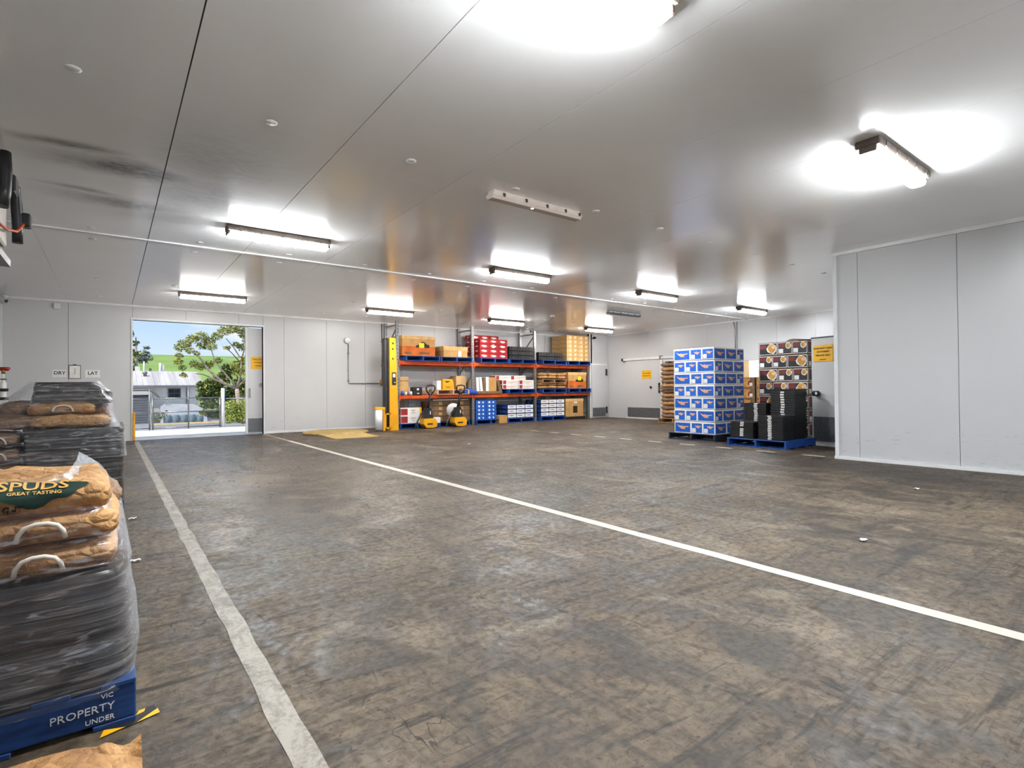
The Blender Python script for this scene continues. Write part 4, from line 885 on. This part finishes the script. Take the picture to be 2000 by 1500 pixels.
# printing laid onto the top sack
bpy.context.view_layer.update()
pap = top.children[0]; mw = pap.matrix_world
bv = BVHTree.FromPolygons([mw @ v.co for v in pap.data.vertices], [tuple(p.vertices) for p in pap.data.polygons])
inv = mw.inverted(); ctr = Vector((-.205, 2.34, .825)); xa = Vector((1, .0, -.06)).normalized(); ya = Vector((0, .60, .80)); na = Vector((0, -.80, .60))
def decal(name, me, ox, oy, off, mat):
    for v in me.vertices:
        o = ctr + xa * (v.co.x + ox) + ya * (v.co.y + oy) + na * .25
        hit, n, i, d = bv.ray_cast(o, -na)
        v.co = inv @ ((hit if hit else o - na * .25) + na * off)
    me.materials.clear(); me.materials.append(mat); me.update(); return ob(name, me, pap)
gb = MB(); NB = 40
def gbl(u, v):
    a = 2 * pi * u; r = v * (1 + .12 * sin(3 * a + 1) + .08 * sin(7 * a))
    return (.115 * r * cos(a) + .012, .052 * r * sin(a) - (.004 * r * abs(sin(a)) if sin(a) < 0 else 0), 0)
decal('green_print', gb.grid(gbl, NB, 8, closeu=True).mesh('green_print', W['green']), 0, 0, .006, W['green'])
decal('lettering', text_mesh('SPUDS', .062, 0, W['tan'], bold=.0012), .005, .012, .0105, W['tan'])
decal('lettering', text_mesh('CHEF CUT', .016, 0, W['tan']), .005, .043, .0105, W['tan'])
decal('lettering', text_mesh('GREAT TASTING', .018, 0, W['tan'], bold=.0004), .01, -.022, .0105, W['tan'])
decal('lettering', text_mesh('NET WEIGHT', .024, 0, W['ink'], bold=.0006), -.09, -.066, .009, W['ink'])
PR = [(.12, .072), (.26, .078), (.43, .064), (.51, .048), (.56, .055), (.62, .040), (.67, .012), (.75, -.004), (.81, -.045), (.87, -.12)]
def prof(z):
    for (a, xa_), (b, xb) in zip(PR, PR[1:]):
        if z <= b: return xa_ + (xb - xa_) * max(0, (z - a)) / (b - a)
    return PR[-1][1]
cf = sleeve('clear_stretch_wrap', lambda v: (-1.11, prof(.12 + .75 * v) + .004, 2.282 + .10 * max(0, v - .75) * 2, 3.48 - .1 * v), .12, .87, W['cfilm'], .010, 8.0, 40, False, 5.0); tag(cf, 'crinkled clear stretch film hanging over the nearest pallet load', 'stretch wrap')
# sack on the floor in front
fs = thing('potato_sack', 'plain brown paper sack lying on the floor at bottom left', 'sack', (-.32, 1.74, 0)); ob('paper', sack_mesh(.66, .42, .19, 21, W['bag'], wr=.006), fs)
MB().grid(lambda u, v: (.28 + .11 * u, -.08 + .24 * v + .03 * u, .115 - .02 * u + .03 * v + .02 * sin(v * 9) + .012 * sin(u * 7)), 8, 10).build('folded_end', W['bag'], fs)
ht = thing('hazard_tape', 'yellow and black hazard tape on the floor at the pallet corner', 'tape', (.05, 2.30, .0))
MB().quad([(-.08, -.05, .003), (.0, -.03, .003), (.09, .0, .003), (.075, .07, .003), (-.06, .03, .003)]).build('tape', W['darkm'], ht)
MB().quad([(-.08, -.05, .0036), (-.01, -.028, .0036), (-.07, -.005, .0036)]).quad([(.02, -.022, .0036), (.09, .0, .0036), (.085, .035, .0036)]).quad([(.02, .03, .0036), (.045, .04, .0036), (.05, .062, .0036), (.03, .058, .0036)]).build('yellow_stripe', W['sign'], ht)
# far wrapped pallet
fp = pallet(-.482, 6.76, 0, 'bw', W['blue'], 'blue pallet under the far wrapped potato sacks')
lettering('ALLIANCE', .03, '-y', (.5, -.5822, .09), W['label'], fp)
b2 = sleeve('black_stretch_wrap', lambda v: (-.615, .105, 6.19, 7.32), .15, .83, W['bfilm'], .006, 14.0, ridge=6.0); tag(b2, 'black film wrapped block of the far pallet load', 'stretch wrap')
g2 = 'potato sacks on the far pallet'
for l in range(5):
    sack_end(-.83, 6.52, .152 + l * .132, 'dull brown potato sack in the far pallet side row, %s from the bottom' % ORD[l + 1], 'bagd', l, rnd.uniform(-.03, .03), True, (1, 1, 1.05), g2, .06)
sack(-.30, 6.45, .83, 'pale brown potato sack lying on the black block of the far pallet', 'bag', .04, None, 1, (.95, 1, 1.0), g2)
sack(-.75, 6.5, .83, 'dull brown potato sack at the left on the far pallet', 'bagd', -.1, None, 2, (.8, 1, 1.05), g2)
sack(-.24, 6.85, .83, 'dull brown potato sack at the back right of the far pallet', 'bagd', .1, None, 0, (.8, 1.1, 1.2), g2)
u_ = sack_end(-.36, 6.62, .945, 'upper brown potato sack with white handle on far pallet', 'bag', 1, .05, True, (1.2, 1, 1.0), g2)
sack(-.50, 6.72, .94, 'upper dull brown potato sack at the left of far pallet', 'bagd', .0, None, 0, (1, 1.2, 1.1), g2)
sack(-.21, 6.74, .94, 'upper dark potato sack at the right of far pallet', 'bagd', -.06, None, 2, (.62, 1.1, 1.0), g2)
tp = sleeve('black_top_sheet', lambda v: (-.58 + .03 * v, .015 - .16 * max(0, v - .55) * 2, 6.40, 7.2), 1.05, 1.25, W['bfilm'], .010, 31.0, 10); tag(tp, 'crumpled black plastic sheet on top of the far pallet load', 'plastic sheet')
c_ = sleeve('clear_stretch_wrap', lambda v: (-1.06 + .48 * max(0, v - .30) / .70, .118 - .10 * min(1, max(0, v - .25) * 3) - .10 * max(0, v - .75) * 4, 6.165 + .20 * max(0, v - .3) / .7, 7.35 - .1 * v), .55, 1.26, W['cfilm'], .013, 44.0, 30, False, 5.0); tag(c_, 'clear stretch film drawn over the far pallet load', 'stretch wrap')
# sacks by the store room opening
pallet(15.10, 10.72, 0, 't', W['timber'], 'timber pallet of potato sacks beside the store room opening')
for l in range(13):
    z = .151 + l * .135 + (.06 if l > 6 else 0)
    for i in range(2):
        sack(14.86 + i * .42, 11.0 - (i * .05), z, 'brown potato sack in the stack behind the blue cartons, %s from the pallet, %s' % (ORD[l + 1], ('left', 'right')[i]), 'bag' if (l + i) % 2 else 'bagd', pi / 2 + rnd.uniform(-.08, .08), None, l + i, (.98, 1.0, 1.12), 'sacks by the store room opening')
t = MB().box(14.62, 15.5, 10.6, 11.35, 1.092, 1.155).build('slip_board', W['cardd']); tag(t, 'dark board between the sacks behind the blue cartons', 'board')
t = thing('store_panel', 'white panel standing inside the store room', 'panel', (18.2, 9.9, 0)); MB().box(-.03, .03, -.25, .25, 0, 2.4, ch=.01).build('sheet', W['white'], t); MB().box(-.2, .2, -.22, .22, 0, .03).build('foot', W['steel'], t)
# litter on the floor
for i, (x, y, nm) in enumerate(((.16, 5.95, 'nearest the far pallet'), (.135, 4.45, 'beside the nearest pallet'), (4.45, 1.62, 'left of the long white line'), (7.1, 2.05, 'near the partition'), (6.0, 9.5, 'in the middle of the floor'))):
    m = MB().grid(lambda u, v: (-.03 + .06 * u, -.02 + .04 * v, .004 + .012 * abs(sin(u * 5 + v * 3 + i))), 5, 4).build('plastic_scrap', W['label'], None, (x, y, 0)); tag(m, 'small white plastic scrap on the floor %s' % nm, 'litter', 'scraps on the floor')

# ------------------------------------------------------------------ outside
def ground_z(y): return 0 if y < 19.7 else -.70 * min(1, (y - 19.7) / 17)
W['asph'] = pm('asphalt', C(150, 150, 152), C(122, 122, 126), 3, .85, bump=.2)
W['apron'] = pm('concrete_apron', C(214, 212, 206), C(184, 182, 176), 2, .8)
W['grass'] = pm('hill_grass', C(136, 160, 84), C(100, 130, 60), .09, .9, detail=9)
W['dry'] = pm('dry_grass', C(206, 182, 134), C(176, 150, 98), 3, .9)
W['roof'] = pm('pale_metal_roof', C(198, 194, 190), C(170, 164, 162), .6, .6, stretch=(4, .3, 1))
W['render'] = pm('white_render', C(236, 234, 228), C(218, 215, 208), 2, .8)
W['gutter'] = pm('grey_gutter', C(120, 122, 128), None, 4, .5)
W['bark'] = pm('pale_bark', C(196, 180, 162), C(120, 104, 90), 6, .8, stretch=(1, 1, 4))
def leafm(n, c, d):
    m = pm(n, c, d, 3, .55); m.node_tree.nodes['Principled BSDF'].inputs['Subsurface Weight'].default_value = 0; return m
W['lf1'] = leafm('olive_leaf', C(178, 176, 76), C(132, 142, 54)); W['lf2'] = leafm('deep_leaf', C(92, 112, 56), C(60, 78, 40)); W['lf3'] = leafm('lime_leaf', C(206, 216, 128), C(154, 178, 86)); W['lf4'] = leafm('grey_leaf', C(160, 170, 160), C(110, 122, 112)); W['lf5'] = leafm('gold_leaf', C(228, 200, 100), C(190, 164, 72))
a_ = struct(MB().box(-40, 60, YB + .14, 19.7, -.2, -.005).build('apron', W['apron'])); a_['label'] = 'pale concrete apron outside the loading door'
g = struct(MB().grid(lambda u, v: (-60 + 160 * u, 19.7 + 42 * v, ground_z(19.7 + 42 * v) - .01), 4, 30).build('yard_ground', W['asph'])); g['label'] = 'grey asphalt yard beyond the gate'
def hill(u, v):
    x = -160 + 420 * u; y = 58 + 180 * v; s = min(1, (y - 58) / 100); s = s * s * (3 - 2 * s)
    return (x, y, -.8 + 11.2 * s + 1.2 * s * mnoise.noise(Vector((x * .03, y * .02, 2))) - .012 * max(0, x - 10) * s)
g = struct(MB().grid(hill, 60, 40).build('hillside', W['grass'])); g['label'] = 'green grassy hill far behind the house'
g = struct(MB().box(-40, 60, -40, YF - .14, -.2, -.005).build('added_rear_yard', W['apron'])); g['label'] = 'unseen concrete yard added behind the camera to bounce daylight'  # unseen ground added to bounce daylight through the rear openings
ds = struct(MB().box(1.9, 12, 36.3, 37.6, -.78, -.66, ch=.03).build('verge', W['dry'])); ds['label'] = 'strip of dry grass in front of the drums'
hs = thing('farm_house', 'low white house with pale metal roof seen through the loading door', 'house', (-1, 40, -.72))
def hp(m, n, mat, par=None):
    o = m.build(n, mat, par or hs)
    if not par: o.location = (1, -40, .72)
    return o
hp(MB().box(-8, 4.6, 40.3, 47, -.72, 1.62), 'wall', W['render'])
rf = MB().prism([(39.9, 1.60), (43.6, 2.60), (47.4, 1.60), (47.4, 1.54), (43.6, 2.54), (39.9, 1.54)], 'x', -8.2, 4.85)
for k in range(44): rf.bar((-8 + k * .3, 39.92, 1.612), (-8 + k * .3, 43.6, 2.612), .03, .025)
hp(rf, 'roof', W['roof'])
hp(MB().box(-8.2, 4.85, 39.82, 39.92, 1.48, 1.60), 'gutter', W['gutter'])
hp(MB().tube([(3.95, 39.9, 1.5), (3.95, 40.2, 1.3), (3.95, 40.2, -.7)], .05, 8), 'downpipe', W['gutter'])
wn_ = hp(MB().box(2.92, 3.62, 40.24, 40.3, .78, 1.40), 'window', W['gutter'])
for i in range(2):
    for j in range(2): MB().box(2.97 + i * .31, 3.26 + i * .31, 40.225, 40.245, .83 + j * .27, 1.07 + j * .27).build('pane', W['glass'], wn_)
hp(MB().lathe([(.09, 0), (.09, .16), (.14, .17), (.14, .26), (.10, .32), (.001, .33)], c=(1.8, 42.2, 2.2), n=12), 'roof_vent', W['steel'])
hp(MB().box(1.35, 1.62, 44.5, 44.8, 2.2, 2.95), 'chimney', W['render']); hp(MB().tube([(1.85, 44.5, 2.2), (1.85, 44.5, 3.28)], .05, 10), 'flue', W['render'])
hp(MB().tube([(2.78, 44.5, 2.2), (2.78, 44.5, 3.2)], .07, 10), 'flue', W['render']); hp(MB().tube([(2.95, 44.6, 2.2), (2.95, 44.6, 2.95), (2.95, 44.6, 3.08)], [.11, .11, .05], 10), 'flue', W['render'])
sh = thing('roller_door_shed', 'grey roller door shed at the left of the yard', 'shed', (1, 38.8, -.72))
def sp_(m, n, mat):
    o = m.build(n, mat, sh); o.location = (-1, -38.8, .72); return o
sp_(MB().box(-4, 1.98, 39.0, 39.8, -.72, 1.30), 'wall', W['render'])
rd = MB()
for k in range(22): rd.box(-.6, 1.82, 38.955 - .012 * (k % 2), 39.0, -.70 + k * .073, -.632 + k * .073)
sp_(rd, 'roller_curtain', W['gutter']); sp_(MB().box(-.7, 1.9, 38.90, 39.0, .92, 1.02), 'head_box', W['glass'])
sp_(MB().tube([(-1, 38.8, 1.30), (1.75, 38.8, 1.30), (2.05, 38.8, 1.22), (2.25, 38.8, 1.0), (2.4, 38.8, .82), (2.7, 38.8, .80)], .06, 8), 'curved_pipe', W['gutter'])
cv = thing('covered_load', 'low white covered load behind the blue grey drums', 'covered load', (3.6, 39.4, -.72))
MB().prism([(-1.15, 0), (1.35, 0), (1.30, .45), (1.0, .95), (.6, 1.12), (-.9, 1.15), (-1.15, 1.0)], 'y', -.5, .4).build('cover', W['film_white'], cv)
MB().lathe([(.001, 0), (.07, 0), (.07, .01)], n=10).build('red_flower', W['redc'], cv, (-.85, -.51, .72)).rotation_euler = (pi / 2, 0, 0)  # small red disc standing for a red flower
W['drum'] = pm('blue_grey_drum', C(120, 146, 166), C(86, 110, 130), 5, .6)
dm = MB().lathe([(.18, 0), (.20, .04), (.21, .25), (.20, .46), (.17, .50), (.001, .505)], n=16).mesh('drum', W['drum'])
for i in range(5):
    o = ob('drum', dm, None, (2.72 + i * .42, 37.9, -.70)); tag(o, 'blue grey drum in the yard, %s from the left' % ORD[i + 1], 'drum', 'drums in the yard')
gt = thing('yard_gate', 'low galvanised pipe gate with mesh outside the loading door', 'gate', (2, 19.75, 0))
def gp(m, n, mat=None):
    o = m.build(n, mat or W['steel'], gt); o.location = (-2, -19.75, 0); return o
for x, h in ((1.04, .99), (1.98, 1.32), (2.87, .98), (.96, 1.25), (.30, .98)): gp(MB().tube([(x, 19.75, 0), (x, 19.75, h)], .022, 8), 'post')
gp(MB().tube([(2.96, 19.78, 0), (2.96, 19.78, 1.27)], .055, 12), 'main_post', W['film_white'])
for z in (.05, .53, .96):
    gp(MB().tube([(1.04, 19.75, z), (2.87, 19.75, z + .01)], .019, 8), 'rail'); gp(MB().tube([(.30, 19.75, z), (.96, 19.75, z)], .015, 8), 'rail')
gp(MB().tube([(3.0, 19.78, .93), (5.2, 19.78, .90)], .019, 8), 'rail')
wm = MB()
for k in range(-13, 27):
    for s in (1, -1):
        x0 = 1.04 + k * .07 * 1.0; p, q = (x0, x0 + .9) if s > 0 else (x0 + .9, x0)
        lo, hi = max(1.04, min(x0, x0 + .9)), min(2.87, max(x0, x0 + .9))
        if hi - lo < .05: continue
        za = .06 + (lo - x0 if s > 0 else x0 + .9 - lo); zb = .06 + (hi - x0 if s > 0 else x0 + .9 - hi)
        wm.bar((lo, 19.75, za), (hi, 19.75, zb), .004, .004)
mw_ = gp(wm, 'wire_mesh')
def leaves(cl, per, size, slots, seed):
    r = random.Random(seed); m = MB()
    for (x, y, z, rad) in cl:
        for _ in range(int(per * (rad / .35) ** 2)):
            d = Vector((r.gauss(0, 1), r.gauss(0, 1), r.gauss(0, 1))).normalized() * rad * r.uniform(.45, 1.0); d.z *= .72
            p = Vector((x, y, z)) + d; a = Vector((r.gauss(0, 1), r.gauss(0, 1), r.gauss(0, .6))).normalized(); b = a.orthogonal().normalized()
            b = (b * cos(r.random() * 6) + a.cross(b) * sin(r.random() * 6)).normalized(); s = size * r.uniform(.6, 1.3)
            m.quad([p - a * s, p + b * s * .4, p + a * s, p - b * s * .4], r.choices(range(len(slots)), slots)[0])
    return m
def T30(px, py, r, Y=30.0):
    k = Y / 30.0; x = 2.43 + (px - 590) / 240.5; z = 3.16 - (py - 450) / 208 + (px - 590) * .00018
    return (x * k, Y + rnd.uniform(-.5, .5), CAMH + (z - CAMH) * k, r / 215 * k)
E30 = [(640, 430, 62), (700, 380, 70), (780, 335, 72), (870, 305, 70), (950, 350, 72), (1030, 305, 62), (1100, 255, 72), (1180, 235, 65), (1280, 225, 82), (1350, 270, 80), (880, 400, 62), (960, 420, 60), (645, 500, 52), (640, 565, 50), (680, 625, 42), (690, 700, 42), (780, 590, 58), (870, 620, 58), (950, 600, 62), (1040, 560, 48), (1240, 390, 45), (1320, 420, 62), (1340, 550, 66), (1280, 640, 66), (1220, 700, 56), (1340, 690, 66), (1130, 430, 40), (1180, 620, 50), (740, 460, 50), (820, 480, 40), (1400, 350, 90), (1420, 500, 90)]
gm = thing('gum_tree', 'spreading gum tree with golden green crown seen through the loading door', 'tree', (5.2, 30, -.45))
def gpart(m, n, mat):
    o = m.build(n, mat, gm); o.location = (-5.2, -30, .45); return o
gpart(leaves([T30(*c) for c in E30], 330, .06, [5, 3.4, 2, 1.6], 5), 'foliage', [W['lf1'], W['lf2'], W['lf3'], W['lf5']])
def br(pts, r0, r1):
    P_ = [Vector(T30(x, y, 1)[:1] + (30.0,) + T30(x, y, 1)[2:3]) for x, y in pts]; n = len(P_)
    return MB().tube(P_, [r0 + (r1 - r0) * i / (n - 1) for i in range(n)], 8)
for pts, a, b in (([(1270, 1250), (1255, 1000), (1235, 860)], .13, .10), ([(1235, 860), (1100, 800), (1020, 730), (930, 650), (870, 560), (820, 500), (760, 420)], .08, .025), ([(1235, 860), (1120, 815), (990, 750), (880, 700), (800, 690)], .05, .018), ([(1235, 860), (1180, 780), (1060, 640), (1000, 560), (960, 430)], .05, .018), ([(1240, 850), (1280, 700), (1290, 560), (1200, 420), (1120, 330)], .06, .018), ([(1290, 560), (1330, 400), (1280, 260)], .04, .015), ([(1290, 600), (1180, 480), (1080, 400)], .035, .012), ([(1240, 850), (1350, 740), (1420, 560)], .05, .02)):
    gpart(br(pts, a, b), 'branch', W['bark'])
D34 = [(900, 850, 92), (1000, 800, 100), (1100, 750, 100), (1160, 650, 90), (1050, 900, 100), (1200, 880, 92), (890, 930, 76), (1300, 800, 90), (850, 800, 50), (1260, 600, 62), (1350, 900, 90), (960, 1000, 80), (1050, 1010, 80), (1150, 980, 90), (1400, 750, 90), (900, 1010, 60), (960, 1110, 60), (1040, 1120, 70), (1120, 1100, 70), (880, 1090, 40), (1200, 1120, 70)]
dt = thing('dark_evergreen', 'dense dark evergreen tree behind the gum tree', 'tree', (6, 34, -.6))
o = leaves([T30(a, b, r, 34.0) for a, b, r in D34], 330, .085, [1.2, 5, .5], 7).build('foliage', [W['lf1'], W['lf2'], W['lf3']], dt); o.location = (-6, -34, .6)
MB().tube([(0, .3, 0), (.1, .3, 1.6), (-.1, .3, 2.6)], [.2, .14, .06], 8).build('trunk', W['bark'], dt)
L60 = [(150, 300, 40), (185, 290, 35), (222, 375, 40), (185, 450, 45), (230, 480, 38), (180, 560, 50), (200, 620, 45), (140, 520, 60)]
lt = thing('tall_shrub_tree', 'tall ragged tree at the left edge of the loading door view', 'tree', (1.6, 60, -.7))
o = leaves([T30(a, b, r, 60.0) for a, b, r in L60], 40, .20, [2, 5, 1.5], 9).build('foliage', [W['lf1'], W['lf2'], W['lf3']], lt); o.location = (-1.6, -60, .7)
MB().tube([(.2, .3, 0), (.3, .3, 4), (.3, .3, 7)], [.2, .15, .05], 8).build('trunk', W['bark'], lt)
gtree = thing('grey_tree', 'rounded grey green tree on the hill at the left', 'tree', (3, 62, -.5))
o = leaves([T30(a, b, r, 62.0) for a, b, r in ((310, 490, 62), (275, 525, 48), (345, 520, 46), (330, 430, 26), (300, 545, 50))], 45, .20, [4, 1], 10).build('foliage', [W['lf4'], W['lf2']], gtree); o.location = (-3, -62, .5)
MB().tube([(.0, .3, 0), (0.1, .3, 4)], [.2, .1], 8).build('trunk', W['bark'], gtree)
hd_ = thing('clipped_hedge', 'clipped lime green hedge just right of the gate', 'hedge', (4.2, 21.2, 0))
o = leaves([(3.45, 21.0, .35, .42), (3.4, 20.9, .65, .3), (3.8, 21.0, .55, .42), (4.2, 21.1, .55, .45), (4.6, 21.2, .5, .45), (3.75, 20.9, .25, .35), (4.3, 20.9, .25, .4), (3.32, 20.9, .2, .25)], 900, .035, [1.5, 1.6, 6, 1], 12).build('foliage', [W['lf1'], W['lf2'], W['lf3'], W['lf5']], hd_); o.location = (-4.2, -21.2, 0)
MB().tube([(-.3, 0, 0), (-.3, 0, .5)], .04, 6).build('stem', W['bark'], hd_)
sb_ = thing('yard_shrub', 'small dark shrub left of the drums in the yard', 'shrub', (2.3, 37.8, -.7))
o = leaves([(2.25, 37.8, -.35, .35), (2.5, 37.9, -.2, .28)], 160, .06, [1, 4], 13).build('foliage', [W['lf3'], W['lf2']], sb_); o.location = (-2.3, -37.8, .7)
